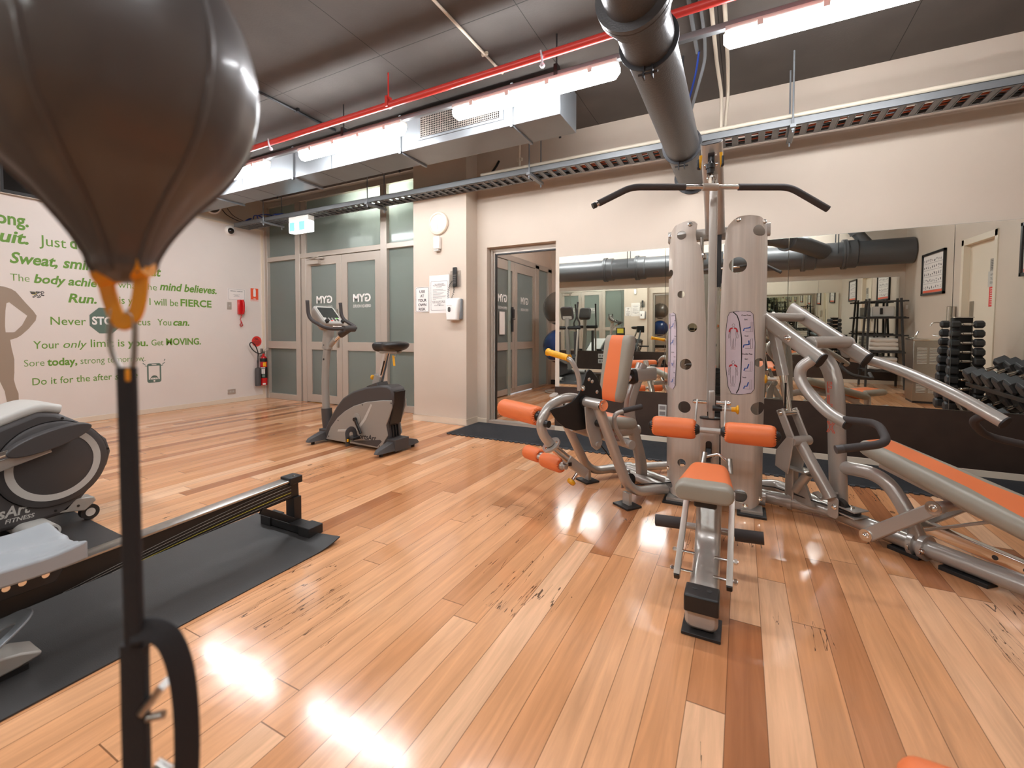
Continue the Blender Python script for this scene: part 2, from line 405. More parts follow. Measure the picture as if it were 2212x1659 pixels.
struct(MB().b2((WX - .1, SY - .15, 0), (WX, 5.02, 2.87)).build('wall_left', M_panel))
struct(MB().b2((WX - .16, SY - .15, 2.87), (WX - .04, 5.1, CEIL)).build('wall_left_upper', M_wall))
struct(MB().b2((WX - .04, SY, 2.852), (WX + .012, 4.93, 2.876)).b2((WX - .01, 4.90, 0), (WX + .015, 4.94, 2.876)).build('trim_1', M_skirt))
struct(MB().b2((WX - .1, SY - .15, 0), (EX + .15, SY, CEIL)).build('wall_south', M_wall))
wr = struct(MB().b2((EX, SY, 0), (EX + .15, 1.39, CEIL)).b2((EX, 2.25, 0), (EX + .15, 5.0, CEIL)).b2((EX, 1.39, 2.2), (EX + .15, 2.25, CEIL)).build('wall_right', M_wall))
# skirtings
def skirt(name, segs):
    b = MB()
    for a, c in segs: b.b2(a, c)
    struct(b.build(name, M_skirt, bev=.004))
skirt('baseboard_left', [((WX, SY, 0), (WX + .014, 4.96, .07))])
skirt('baseboard_column', [((-3.742, 4.603, 0), (-2.918, 4.6155, .078)), ((-2.9305, 4.603, 0), (-2.918, 4.87, .078)), ((-3.742, 4.603, 0), (-3.7295, 4.96, .078))])
skirt('baseboard_north', [((-2.93, NY - .012, 0), (-2.79, NY, .062)), ((-1.885, NY - .014, 0), (EX, NY, .062))])
skirt('baseboard_south', [((WX, SY, 0), (EX, SY + .014, .07))])
skirt('baseboard_right', [((EX - .014, SY, 0), (EX, 1.33, .07)), ((EX - .014, 2.31, 0), (EX, NY, .07))])
# dark dado boards under the two mirrors
struct(MB().b2((-1.885, NY - .012, .062), (EX, NY, .515)).build('trim_2', M_dado))
struct(MB().b2((-5.4, SY, .07), (2.54, SY + .012, .515)).build('trim_3', M_dado))
# mirrors: the north one leans forward a little at the top
def mirror(name, x0, x1, y, ny, tilt, label):
    t = math.tan(tilt); g = .0022
    T = lambda a, b, c: Vector((a, y + ny * (.016 + b + (c - .52) * t), c))
    o = MB(T).m(1).b2((x0 + g, -.006, .52), (x1 - g, -.0005, 1.985)).m(0).b2((x0 + g, -.0005, .5215), (x1 - g, .0002, 1.9835)).build(name, [M_mirror, M_medge], at=((x0 + x1) / 2, y, 1.25), smooth=False)
    tag(o, label, 'mirror', 'wall mirrors')
for i, (x0, x1, l) in enumerate(((-1.83, -.69, 'wall mirror panel beside the side room doorway, behind the leg extension seat'), (-.69, .362, 'wall mirror panel behind the brushed grey weight tower'),
                  (.362, 1.463, 'wall mirror panel behind the press arms, reflecting the towel shelf'), (1.463, 2.52, 'wall mirror panel farthest from the doorway, reflecting the cream door'))):
    mirror('wall_mirror', x0, x1, NY - .012 + .012, -1, .015, l)
for x0, x1, l in ((-5.4, -3.75, 'opposite wall mirror panel seen reflected behind the cross trainer'), (-3.75, -2.5, 'opposite wall mirror panel reflecting the gym doors'), (-2.5, -1.2, 'opposite wall mirror panel reflecting the pillar signs'),
                  (-1.2, .1, 'opposite wall mirror panel facing the weight tower'), (.1, 1.3, 'opposite wall mirror panel reflecting the dumbbells again'), (1.3, 2.52, 'opposite wall mirror panel behind the black towel shelf')):
    mirror('wall_mirror', x0, x1, SY + .001, 1, 0, l)
# doorway to the side room
struct(MB().b2((-2.79, NY + .105, 0), (-2.735, NY + .15, 2.18)).b2((-2.735, NY + .105, 2.115), (-1.885, NY + .15, 2.18)).b2((-2.79, NY + .02, .0), (-1.885, NY + .13, .035)).b2((-2.765, NY + .07, .03), (-2.752, NY + .105, 2.15)).build('trim_4', M_alu, bev=.002))
struct(MB().b2((-2.729, NY + .108, .03), (-2.722, NY + .148, 2.118)).b2((-2.729, NY + .108, 2.1), (-1.886, NY + .148, 2.1145)).build('trim_5', M_black))

# ---------------------------------------------------------------- glazed entry wall (plane Y = 5.02)
GY = 5.02
bars = MB()
for x0, x1 in ((-7.25, -7.185), (-6.47, -6.26), (-4.625, -4.505), (-3.8, -3.73)):
    if x0 == -6.47: bars.b2((-6.47, GY - .05, 0), (-6.36, GY + .05, 3.26)).b2((-6.345, GY - .03, 0), (-6.24, GY + .05, 3.26))
    else: bars.b2((x0, GY - .05, 0), (x1, GY + .05, 3.26))
bars.b2((-7.25, GY - .052, 3.25), (-3.73, GY + .05, 3.33)).b2((-7.25, GY - .045, 2.335), (-3.73, GY + .05, 2.41))
for x0, x1 in ((-7.2, -6.45), (-4.52, -3.75)):
    bars.b2((x0, GY - .045, .86), (x1, GY + .05, .985)).b2((x0, GY - .045, 0), (x1, GY + .05, .095))
struct(bars.build('window_1_frame', M_alu, bev=.004))
struct(MB().b2((-7.3, GY - .04, 3.33), (-3.7, GY + .1, CEIL)).build('trim_6', M_wall))
gl = MB()
for x0, x1, z0, z1 in ((-7.19, -6.46, .09, .87), (-7.19, -6.46, .98, 2.34), (-7.19, -6.46, 2.4, 3.26), (-6.26, -4.62, 2.4, 3.26), (-4.51, -3.78, .09, .87), (-4.51, -3.78, .98, 2.34), (-4.51, -3.78, 2.4, 3.26)):
    gl.b2((x0, GY + .005, z0), (x1, GY + .011, z1))
struct(gl.build('window_1', M_glass, smooth=False))
def gym_door(name, x0, x1, hinge):
    """aluminium door leaf with two frosted lites; lettering is on the far face, so it reads reversed from here"""
    fr = MB(); y0, y1 = GY - .03, GY + .015
    st = .115
    fr.b2((x0, y0, .012), (x0 + st, y1, 2.325)).b2((x1 - st, y0, .012), (x1, y1, 2.325))
    for z0, z1 in ((.012, .135), (.855, .985), (2.2, 2.325)): fr.b2((x0 + st, y0, z0), (x1 - st, y1, z1))
    f = struct(fr.build(name, M_alu, bev=.003, at=((x0 + x1) / 2, GY, 0)))
    g = MB().b2((x0 + st - .005, GY - .012, .13), (x1 - st + .005, GY - .006, .86)).b2((x0 + st - .005, GY - .012, .98), (x1 - st + .005, GY - .006, 2.205)).build('door_glass', M_glass, f, smooth=False); struct(g)
    xc = (x0 + x1) / 2
    w = .36
    a = text('door_lettering', 'GYM', M_white, (xc + w / 2, GY - .0135, 1.60), (-1, 0, 0), (0, 0, 1), width=w, height=.115, parent=f, bold=.03, depth=0); struct(a)
    a = text('door_lettering', 'OPEN 24 HOURS', M_white, (xc + w / 2, GY - .0135, 1.51), (-1, 0, 0), (0, 0, 1), width=w, height=.045, parent=f, bold=.012, depth=0); struct(a)
    return f
d1 = gym_door('door_1', -6.235, -5.435, 0)
d2 = gym_door('door_2', -5.428, -4.63, 1)
# lever lock set on the first leaf, closer at its top
h = MB().b2((-5.535, GY - .042, 1.06), (-5.485, GY - .03, 1.5)).cyl((-5.51, GY - .04, 1.28), (-5.51, GY - .09, 1.28), .012).sweep([(-5.51, GY - .085, 1.28), (-5.65, GY - .085, 1.28)], rrect(.02, .016, .006)).b2((-5.53, GY - .05, .9), (-5.49, GY - .03, 1.05)).build('door_handle', M_steel, d1, bev=.004); struct(h)
c = MB().b2((-6.15, GY - .09, 2.215), (-5.88, GY - .03, 2.28)).sweep(fillet([(-6.1, GY - .06, 2.285), (-5.75, GY - .2, 2.3), (-6.12, GY - .06, 2.31)], .02), rrect(.025, .008, .003)).b2((-6.18, GY - .07, 2.29), (-5.8, GY - .045, 2.315)).build('door_closer', M_alu, d1, bev=.006); struct(c)
# corridor behind the glass, with its own lamp near the glazing and an orange wall panel
struct(MB().b2((-7.7, GY + 2.2, 0), (-3.7, GY + 2.3, 3.6)).b2((-7.7, GY + .1, 0), (-7.6, GY + 2.3, 3.6)).b2((-3.86, GY + .14, 0), (-3.78, GY + 2.3, 3.6)).build('wall_corridor', M_corr))
struct(MB().b2((-7.7, GY + .06, -.08), (-3.78, GY + 2.3, -.002)).build('floor_corridor', M_corrf))
struct(MB().b2((-7.7, GY + .05, 3.5), (-3.7, GY + 2.3, 3.6)).build('ceiling_corridor', M_corr))
struct(MB().b2((-7.6, GY + .1, 0), (-7.585, 6.42, 1.66)).build('wall_corridor_orange', M_oranged))
cl = thing('corridor_light', (-4.75, GY + .28, 3.2), 'corridor batten shining behind the high frosted panes', 'ceiling light')
MB().sweep([(-5.35, GY + .28, 3.13), (-4.15, GY + .28, 3.13)], rrect(.1, .07, .03)).build('diffuser', M_corrlamp, cl)
MB().b2((-5.4, GY + .22, 3.17), (-4.1, GY + .34, 3.24)).build('housing', M_white, cl)
MB().b2((-4.77, GY + .27, 3.24), (-4.73, GY + .29, 3.5)).build('hanger_rod', M_dark, cl)

# ---------------------------------------------------------------- side room beyond the doorway
sx = -3.72
struct(MB().b2((-3.9, 9.3, 0), (0, 9.4, 3.2)).b2((-.1, NY + .2, 0), (0, 9.4, 3.2)).b2((-3.78, NY + .28, 0), (sx, 6.5, 3.2)).b2((-3.78, 6.5, 2.52), (sx, 9.3, 3.2)).build('wall_side_room', M_wall))
struct(MB().b2((-3.9, NY + .2, 3.12), (0, 9.4, 3.2)).build('ceiling_side_room', M_wall))
struct(MB().b2((sx, 9.27, .0), (-.1, 9.3, .1)).build('baseboard_side_room', M_black))
fr = MB()
for y0, y1 in ((6.5, 6.6), (8.42, 8.6), (9.1, 9.3)): fr.b2((sx - .05, y0, 0), (sx + .03, y1, 2.5))
fr.b2((sx - .05, 6.5, 2.43), (sx + .03, 9.3, 2.53)).b2((sx - .05, 8.5, 0), (sx + .02, 9.2, .03))
struct(fr.build('window_2_frame', M_alu, bev=.004))
struct(MB().b2((sx - .02, 8.55, .03), (sx - .012, 9.15, 2.45)).build('window_2', M_glass))
def side_leaf(name, y0, y1):
    f = MB(); st = .1
    f.b2((sx - .03, y0, .02), (sx + .015, y0 + st, 2.42)).b2((sx - .03, y1 - st, .02), (sx + .015, y1, 2.42))
    for z0, z1 in ((.02, .12), (.82, .96), (2.25, 2.42)): f.b2((sx - .03, y0 + st, z0), (sx + .015, y1 - st, z1))
    o = struct(f.build(name, M_alu, bev=.003, at=(sx, (y0 + y1) / 2, 0)))
    struct(MB().b2((sx - .012, y0 + st - .01, .1), (sx - .004, y1 - st + .01, .84)).b2((sx - .012, y0 + st - .01, .95), (sx - .004, y1 - st + .01, 2.27)).build('door_glass', M_glass, o, smooth=False))
    yc = (y0 + y1) / 2
    struct(text('door_lettering', 'GYM', M_white, (sx - .002, yc + .17, 1.68), (0, -1, 0), (0, 0, 1), width=.34, height=.13, parent=o, bold=.03, depth=-.001))
    struct(text('door_lettering', 'OPEN 24 HOURS', M_white, (sx - .002, yc + .17, 1.55), (0, -1, 0), (0, 0, 1), width=.34, height=.05, parent=o, bold=.012, depth=-.001))
    return o
s1 = side_leaf('door_3', 6.6, 7.5); s2 = side_leaf('door_4', 7.51, 8.42)
struct(MB().b2((sx + .015, 7.36, 1.15), (sx + .03, 7.43, 1.6)).sweep([(sx + .02, 7.4, 1.38), (sx + .07, 7.4, 1.38), (sx + .07, 7.26, 1.38)], rrect(.022, .018, .006)).b2((sx + .03, 7.36, 1.4), (sx + .05, 7.43, 1.56)).build('door_handle', M_dark, s1, bev=.004))
for k in range(3): struct(MB().cyl((sx + .015, 7.42 + k * .05, .07), (sx + .015, 7.42 + k * .05, .11), .008).build('door_bolt', M_steel, s1))
struct(MB().b2((sx + .016, 6.9, 1.1), (sx + .018, 7.1, 1.5)).build('door_notice', M_paper, s1))
lt = thing('side_room_light', (-1.9, 6.9, 3.12), 'ceiling batten lighting the side room', 'ceiling light')
MB().sweep([(-1.9, 6.2, 3.05), (-1.9, 7.6, 3.05)], rrect(.12, .07, .03)).build('diffuser', M_lamp, lt)
MB().b2((-1.97, 6.2, 3.08), (-1.83, 7.6, 3.12)).build('housing', M_white, lt)
# exercise ball stand
bs = thing('ball_stand', (-3.02, 8.05, 0), 'tubular ball tree holding two exercise balls in the side room', 'stand')
bx, by = -3.02, 8.05
ring = lambda r, z, k: [(bx + r * math.cos(2 * PI * i / k), by + r * math.sin(2 * PI * i / k), z) for i in range(k)]
MB().tube(ring(.27, .02, 28), .016, closed=True).sweep([(bx - .26, by, .02), (bx + .26, by, .02)], circ(.012)).build('base', M_alu, bs)
MB().tube([(bx + .3, by + .12, .02), (bx + .3, by + .12, 1.55)], .018).sweep([(bx, by, .02), (bx + .3, by + .12, .02)], circ(.014)).build('post', M_alu, bs)
for z in (.62, 1.33):
    MB().tube(ring(.2, z, 28), .012, closed=True).tube([(bx + .18, by + .07, z), (bx + .3, by + .12, z)], .012).build('ball_ring', M_alu, bs)
def exball(z, m, l, c):
    o = MB().lathe([(max(1e-3, .325 * math.sin(PI * j / 40)), -.325 * math.cos(PI * j / 40)) for j in range(41)], (0, 0, 0), n=48).build('exercise_ball', m)
    o.location = (bx, by, z); tag(o, l, 'exercise ball', 'exercise balls on the stand')
exball(1.595, M_ballg, 'large dark grey exercise ball on top of the side room ball stand', 0)
exball(.88, M_ballb, 'blue exercise ball on the stand below the grey ball', 0)

# ---------------------------------------------------------------- rubber mats
tl = MB()
m_ = tag(MB().b2((-2.9, 4.15, 0), (2.56, 4.85, .012)).build('rubber_matting', M_tile, at=(-.17, 4.5, 0), bev=.003), 'long black ribbed rubber matting lying along the mirror wall', 'mat')
tt = MB()
for i in range(91):
    x = -2.88 + i * .06; tt.b2((x, 4.128, .001), (x + .032, 4.15, .009))
tt.build('edge_tooth_strip', M_tile, m_)
rb = MB()
for i in range(58): rb.b2((-2.88, 4.16 + i * .0118, .012), (2.55, 4.165 + i * .0118, .0142))
rb.build('rib_pattern', M_tile, m_)
def sheet(name, x0, x1, y0, y1, label, curl):
    b = MB(); nx, ny = 24, 60; g = []
    for i in range(nx + 1):
        row = []
        for j in range(ny + 1):
            u, w = i / nx, j / ny; z = .006
            z += curl * max(0, (w - .94) / .06) ** 2 * (.4 + 1.0 * max(0, (u - .72) / .28)) + .002 * math.sin(9 * w + 4 * u) * w
            row.append((x0 + (x1 - x0) * u + .01 * math.sin(5 * w), y0 + (y1 - y0) * w + .012 * math.sin(4 * u + 1), z))
        g.append(row)
    top = [[b.v(p) for p in r] for r in g]; bot = [[b.v((p[0], p[1], max(0, p[2] - .006))) for p in r] for r in g]
    for i in range(nx):
        for j in range(ny):
            b.face([top[i][j], top[i + 1][j], top[i + 1][j + 1], top[i][j + 1]]); b.face([bot[i][j], bot[i][j + 1], bot[i + 1][j + 1], bot[i + 1][j]])
    for i in range(nx):
        for j in (0, ny): b.face([top[i][j], top[i + 1][j], bot[i + 1][j], bot[i][j]])
    for j in range(ny):
        for i in (0, nx): b.face([top[i][j], top[i][j + 1], bot[i][j + 1], bot[i][j]])
    return tag(b.build(name, M_mat, at=((x0 + x1) / 2, (y0 + y1) / 2, 0)), label, 'mat')
sheet('floor_mat', -2.62, -1.88, -.95, 1.72, 'black rubber mat with a curled corner under the rowing machine', .02)
sheet('floor_mat', -4.1, -2.7, -.95, 1.2, 'black rubber mat under the elliptical cross trainer', .0)
# ---------------------------------------------------------------- air duct
du = thing('air_duct', (-4.3, 3.75, 2.93), 'long painted grey sheet metal air duct with a grille below the ceiling', 'duct')
DZ0, DZ1 = 2.93, 3.26
MB().b2((-7.24, 3.55, DZ0), (-3.0, 3.93, DZ1)).b2((-3.0, 3.545, DZ0 - .004), (-1.34, 3.955, DZ1 + .01)).build('duct_body', M_duct, du, bev=.004)
for x in (-6.2, -4.62, -3.02, -1.78):
    MB().b2((x - .012, 3.528, DZ0 - .022), (x + .012, 3.55, DZ1 + .02)).b2((x - .012, 3.53, DZ0 - .022), (x + .012, 3.96, DZ0)).build('duct_flange', M_duct, du)
b = MB()
for x in (-6.9, -5.85, -5.4, -4.2, -3.6, -2.6, -2.2): b.b2((x - .002, 3.548, DZ0 - .0015), (x + .002, 3.935, DZ0))
for x in (-5.6, -4.0): b.b2((x - .003, 3.548, DZ0), (x + .003, 3.5495, DZ1))
b.build('panel_groove', M_dark, du)
gr = MB().b2((-2.80, 3.53, 2.99), (-1.86, 3.546, 3.225)).build('grille_frame', M_duct, du, bev=.003)
b = MB()
for i in range(44): b.b2((-2.76 + i * .0196, 3.526, 3.015), (-2.756 + i * .0196, 3.534, 3.2))
for i in range(10): b.b2((-2.76, 3.524, 3.015 + i * .0205), (-1.905, 3.532, 3.018 + i * .0205))
b.build('grille_lattice', M_alu, gr)
MB().b2((-2.765, 3.5285, 3.01), (-1.9, 3.5292, 3.205)).build('grille_backing', M_black, gr)
for x in (-5.5, -3.4, -1.5):
    MB().b2((x - .01, 3.965, DZ0 - .01), (x + .01, 3.975, CEIL)).build('hanger_strap', M_dark, du)

# ---------------------------------------------------------------- light battens
def batten(x0, label, group='fluorescent battens on the rail'):
    t = thing('batten_light', (x0 + .7, 3.26, 2.95), label, 'ceiling light', group)
    T = frame((x0 + .7, 3.26, 2.985), (1, 0, 0), (0, 1, 0))
    sec = [(.052, .03), (.052, .0), (.04, -.035), (.022, -.048), (-.022, -.048), (-.04, -.035), (-.052, 0), (-.052, .03)]
    b = MB(T)
    b.rings([[(x, y * k, z * k + (.01 if k < 1 else 0)) for y, z in sec] for x, k in ((-.70, .55), (-.665, 1), (.665, 1), (.70, .55))])
    b.build('diffuser', M_lamp, t)
    MB(T).sweep([(-.69, 0, .05), (.69, 0, .05)], rrect(.1, .04, .012)).build('housing', M_lgrey, t)
    for k in (-.5, -.17, .17, .5):
        MB(T).b2((k - .017, -.058, .012), (k + .017, -.049, .05)).b2((k - .017, .049, .012), (k + .017, .058, .05)).build('diffuser_clip', M_lgrey, t, bev=.003)
    return t
batten(-6.08, 'lit fluorescent batten closest to the lettered wall'); batten(-4.13, 'lit fluorescent batten above the exercise bike')
for x_, n_ in ((-6.08, 'beside the lettered wall'), (-4.13, 'over the cross trainer'), (-2.19, 'behind the punching ball'), (-.13, 'over the flat bench')):
    t_ = batten(x_, 'lit fluorescent batten of the second row, ' + n_, 'fluorescent battens of the second row'); t_.location.y -= 3.46
batten(-2.19, 'lit fluorescent batten in front of the duct grille'); batten(-.13, 'lit fluorescent batten past the thick grey pipe')
rl = thing('lighting_rail', (-2.4, 3.26, 3.06), 'thin grey suspended rail carrying the row of fluorescent battens', 'rail')
MB().sweep([(-7.2, 3.26, 3.075), (2.55, 3.26, 3.075)], rrect(.042, .042, .004)).build('channel', M_tray, rl)
for x in (-5.6, -3.5, -1.263, .9):
    MB().tube([(x, 3.262, 3.09), (x, 3.262, CEIL)], .006).b2((x - .015, 3.235, 3.05), (x + .015, 3.29, 3.15)).build('hanger_rod', M_dark, rl)

r2_ = dup(rl, loc=(-2.4, -.20, 3.06), label='thin grey rail of the second row of battens, over the rowing machine')

# ---------------------------------------------------------------- red sprinkler pipe
rp = thing('sprinkler_pipe', (-2.4, 3.05, 3.09), 'bright red sprinkler pipe running along below the dark ceiling', 'pipe')
MB().tube([(-7.24, 3.05, 3.075), (2.59, 3.05, 3.135)], .027).build('pipe_run', M_red, rp)
for x in (-2.732, .35, -6.1):
    z = 3.09 + (x + 4) * .0061
    MB().tube([(x, 3.05, z + .02), (x, 3.05, CEIL)], .007).box((x, 3.05, z + .03), (.03, .065, .09)).build('hanger_bracket', M_red, rp, bev=.004)
for x in (-4.32, -1.29):
    z = 3.09 + (x + 4) * .0061
    MB().tube([(x + .0, 3.02, z + .03), (x + .01, 3.02, z - .03), (x, 3.05, z - .06), (x - .012, 3.05, z - .06)], .008).lathe([(.012, 0), (.02, .012), (.012, .03)], (x, 3.05, z - .075)).build('sprinkler_head', M_label, rp)

# ---------------------------------------------------------------- conduits on the ceiling
def run(name, pts, r, m, label, cat='conduit', group=None, clips=()):
    pts = [Vector(p) for p in pts]; c = sum(pts, Vector()) / len(pts)
    o = MB().tube(fillet(pts, .08), r).build(name, m, at=c)
    tag(o, label, cat, group)
    for p in clips:
        MB().box(p, (r * 5, .02, r * 2.4)).build('conduit_clip', m, o, bev=.002)
    return o
run('conduit', [(-1.89, -1, 3.365), (-1.85, 3.5, 3.365)], .011, M_cond, 'thin pale conduit crossing the ceiling past the duct grille', clips=[(-1.853, 3.2, 3.368)])
run('conduit', [(-3.95, -1, 3.36), (-3.99, 3.6, 3.36)], .013, M_dark, 'dark conduit crossing the ceiling above the black ball', clips=[(-3.98, 3.1, 3.365)])
run('conduit', [(-.225, -1, 3.345), (-.215, 4.15, 3.345), (-.19, 4.5, 3.24), (-.19, 4.5, 2.9)], .014, M_cond, 'cream conduit bending down to the tray beside the pipe')
run('conduit', [(-.14, -1, 3.345), (-.135, 4.2, 3.345), (-.14, 4.54, 3.25), (-.165, 4.54, 2.9)], .014, M_cond, 'second cream conduit, farther from the pipe')
run('conduit', [(-.36, -1, 3.35), (-.345, 3.95, 3.35)], .014, M_duct, 'grey conduit on the ceiling closest to the thick pipe')
run('conduit', [(-.29, -1, 3.35), (-.28, 3.8, 3.35), (-.29, 4.0, 3.3), (-.5, 4.5, 2.92)], .012, M_duct, 'grey conduit dropping slantwise to the tray behind the pipe')
run('cable', [(-.33, 3.93, 3.345), (-.36, 4.05, 3.25), (-.52, 4.5, 2.99), (-.62, 4.52, 2.89)], .008, M_blue, 'blue cable slanting down from the ceiling behind the pipe', 'cable')
run('cable', [(-2.62, 4.86, 3.2), (-2.62, 4.8, 3.12), (-2.63, 4.6, 2.92), (-2.6, 4.52, 2.885)], .014, M_black, 'thick black cable from the wall down to the tray', 'cable')
run('conduit', [(-2.17, 4.5, 3.38), (-2.17, 4.5, 2.92)], .013, M_cond, 'cream dropper joining the tray conduit with a tee', clips=[(-2.17, 4.5, 2.93), (-2.17, 4.5, 3.02)])

# ---------------------------------------------------------------- cable tray
TY0, TY1, TZ = 4.37, 4.62, 2.805
ct = thing('cable_tray', (-2.3, 4.32, TZ), 'long perforated grey cable tray hung below the ceiling by the mirror wall', 'cable tray')
b = MB()
for y, s in ((TY0, 1), (TY1, -1)):
    b.b2((-7.13, y, TZ), (2.58, y + s * .004, TZ + .06)).b2((-7.13, y, TZ + .056), (2.58, y + s * .018, TZ + .06)).b2((-7.13, y, TZ), (2.58, y + s * .03, TZ + .004))
b.build('side_rail', M_tray, ct)
b = MB()
for i in range(97):
    x = -7.1 + i * .1
    b.b2((x, TY0 + .025, TZ), (x + .045, TY1 - .025, TZ + .004)).b2((x - .002, TY0 + .02, TZ - .006), (x + .003, TY1 - .02, TZ + .004)).b2((x + .042, TY0 + .02, TZ - .006), (x + .047, TY1 - .02, TZ + .004))
b.build('rung_slats', M_tray, ct)
for x in (-6.35, -4.25, -1.98, .335, 2.2):
    MB().b2((x - .02, TY0 - .06, TZ - .035), (x + .02, TY1 + .06, TZ - .008)).tube([(x, TY0 - .03, TZ - .07), (x, TY0 - .03, CEIL)], .007).tube([(x, TY1 + .03, TZ - .07), (x, TY1 + .03, CEIL)], .007).box((x, TY0 - .03, TZ - .045), (.02, .02, .015)).build('hanger', M_duct, ct)
r_ = random.Random(3)
def wiggle(y, z, x0, x1, amp, r, m, name, label):
    n = int((x1 - x0) / .35); pts = [(x0 + (x1 - x0) * i / n, y + r_.uniform(-amp, amp), z + r_.uniform(0, amp * .4)) for i in range(n + 1)]
    tag(MB().tube(spline(pts, 4), r, 8).build(name, m, at=pts[n // 2]), label, 'cable')
run('conduit', [(-2.6, 4.41, 2.892), (2.58, 4.41, 2.895)], .02, M_cond, 'fat cream conduit lying along the cable tray lip')
run('conduit', [(-3.7, 4.48, 2.882), (2.58, 4.48, 2.89)], .013, M_duct, 'slim grey conduit lying in the cable tray')
wiggle(4.54, TZ + .012, -1.6, 2.5, .035, .008, M_copper, 'cable', 'orange cable lying in the tray near the pipe')
wiggle(4.46, TZ + .012, -1.8, 2.5, .03, .008, M_copper, 'cable', 'second orange cable lying in the tray, closer to its lip')
wiggle(4.57, TZ + .012, -7.0, 2.5, .025, .007, M_black, 'cable', 'black cable running the whole length of the tray')
wiggle(4.50, TZ + .012, -7.0, 2.5, .04, .006, M_black, 'cable', 'thinner black cable snaking along the tray floor')
def coil(x, y, z, n, sx, sz, m, label):
    pts = [(x + sx * (t / 8 - .5 + .25 * math.sin(t * 1.1)), y + .06 * math.sin(t * 1.7), z + sz * (.5 + .5 * math.sin(t * 1.3))) for t in range(n)]
    tag(MB().tube(spline(pts, 5), .009, 7).build('cable_coil', m, at=(x, y, z)), label, 'cable')
coil(-6.9, 4.5, TZ + .05, 14, .5, .1, M_blue, 'blue data cable bunched at the tray end above the dome camera')
coil(-6.4, 4.5, TZ + .06, 12, .4, .05, M_blue, 'blue data cable heaped on the tray near the exit sign')
run('cable', [(-7.23, 4.25, 3.06), (-7.2, 4.3, 2.98), (-7.1, 4.44, 2.9), (-6.9, 4.5, 2.87)], .007, M_black, 'black lead looping from the speaker to the tray', 'cable')
run('cable', [(-7.23, 4.33, 3.1), (-7.2, 4.4, 2.99), (-7.05, 4.52, 2.9), (-6.85, 4.53, 2.87)], .005, M_dark, 'thin grey lead hanging beside the black speaker lead', 'cable')
# exit sign under the tray
es = thing('exit_sign', (-5.64, 4.44, 2.575), 'lit exit box sign with a running figure under the cable tray', 'sign')
MB().b2((-5.845, 4.39, 2.73), (-5.43, 4.50, 2.803)).build('housing', M_white, es, bev=.008)
MB().b2((-5.845, 4.39, 2.575), (-5.43, 4.50, 2.73)).build('diffuser', M_exitw, es, bev=.012)
MB().b2((-5.82, 4.387, 2.596), (-5.50, 4.39, 2.722)).build('legend', M_exitc, es)
MB().b2((-5.71, 4.3855, 2.592), (-5.617, 4.387, 2.715)).build('doorway_pictogram', M_exitw, es)
rf = lambda pts, w: MB(lambda a, b, c: Vector((-5.675 + a, 4.3845 + c, 2.596 + b))).sweep([(p[0], p[1], 0) for p in pts], rrect(w, .001, .0003), up=(0, 0, 1))
rf([(-.005, .03), (.0, .06), (.012, .085)], .014).build('figure_trunk', M_exitc, es)
for pts in ([(0, .06), (.02, .04), (.015, .005)], [(0, .045), (-.015, .03), (-.04, .028)], [(.01, .08), (.032, .07), (.045, .075)], [(.01, .08), (-.015, .07), (-.022, .05)]): rf(pts, .008).build('figure_limb', M_exitc, es)
MB().cyl((-5.658, 4.3835, 2.698), (-5.658, 4.3865, 2.698), .0075).build('figure_head', M_exitc, es)

# ---------------------------------------------------------------- large pipes
PX, PZ, PR = -.456, 2.663, .132
def flange(b, p, ax, r, t=.03): b.lathe([(r * .7, -t), (r, -t), (r, -.004), (r * .97, 0), (r, .004), (r, t), (r * .7, t)], p, ax, n=36)
pp = thing('drain_pipe', (PX, 3, PZ), 'thick dark grey overhead pipe branching from a fatter flanged run on the opposite wall', 'pipe')
BX, BY, BZ, BR = 0, -.62, 2.40, .225
branch = fillet([(PX, NY + .02, PZ), (PX, 1.55, PZ), (.62, .35, 2.62)], .55, 12)
MB().tube(branch, PR, 32).build('pipe_run', M_pipe, pp)
b = MB(); b.lathe([(PR, -.05), (PR + .018, -.045), (PR + .018, .045), (PR, .05)], (PX, 2.2, PZ), (0, 1, 0), 36); flange(b, (PX, 2.14, PZ), (0, 1, 0), PR + .04)
b.build('joint_collar', M_pipe, pp)
MB().lathe([(PR + .03, 0), (PR + .03, .02), (PR, .025)], (PX, NY - .024, PZ), (0, 1, 0), 36).build('wall_collar', M_dark, pp)
for y in (2.5, 4.0):
    ringp = [(PX + (PR + .004) * math.cos(a), y, PZ + (PR + .004) * math.sin(a)) for a in [2 * PI * i / 36 for i in range(36)]]
    cb = MB().sweep(ringp, rrect(.035, .008, .002), up=(0, 1, 0), closed=True)
    for sgn in (-1, 1):
        cb.box((PX + sgn * .022, y, PZ - PR - .03), (.008, .034, .06))
    cb.cyl((PX - .05, y, PZ - PR - .035), (PX + .05, y, PZ - PR - .035), .006).build('pipe_clamp', M_dark, pp)
    MB().tube([(PX, y, PZ + PR), (PX, y, CEIL)], .008).build('hanger_rod', M_dark, pp)
bp_ = pp
b = MB().tube([(-7.2, BY, BZ), (2.58, BY, BZ)], BR, 40); b.build('main_run', M_pipe, bp_)
for x in (-2.75, -2.05, 1.0, 1.62):
    b = MB(); flange(b, (x, BY, BZ), (1, 0, 0), BR + .045, .035)
    b.lathe([(BR, .03), (BR + .025, .035), (BR + .025, .17), (BR, .19)], (x, BY, BZ), (1, 0, 0), 40)
    b.build('flange_joint', M_pipe, bp_)
for x in (-2.22, 1.5):
    MB().tube([(x, BY + BR + .01, CEIL), (x, BY + BR + .01, BZ)], .009).tube([(x, BY - BR * .3, CEIL), (x, BY - BR * .3, BZ + BR)], .009).build('hanger_rod', M_dark, bp_)
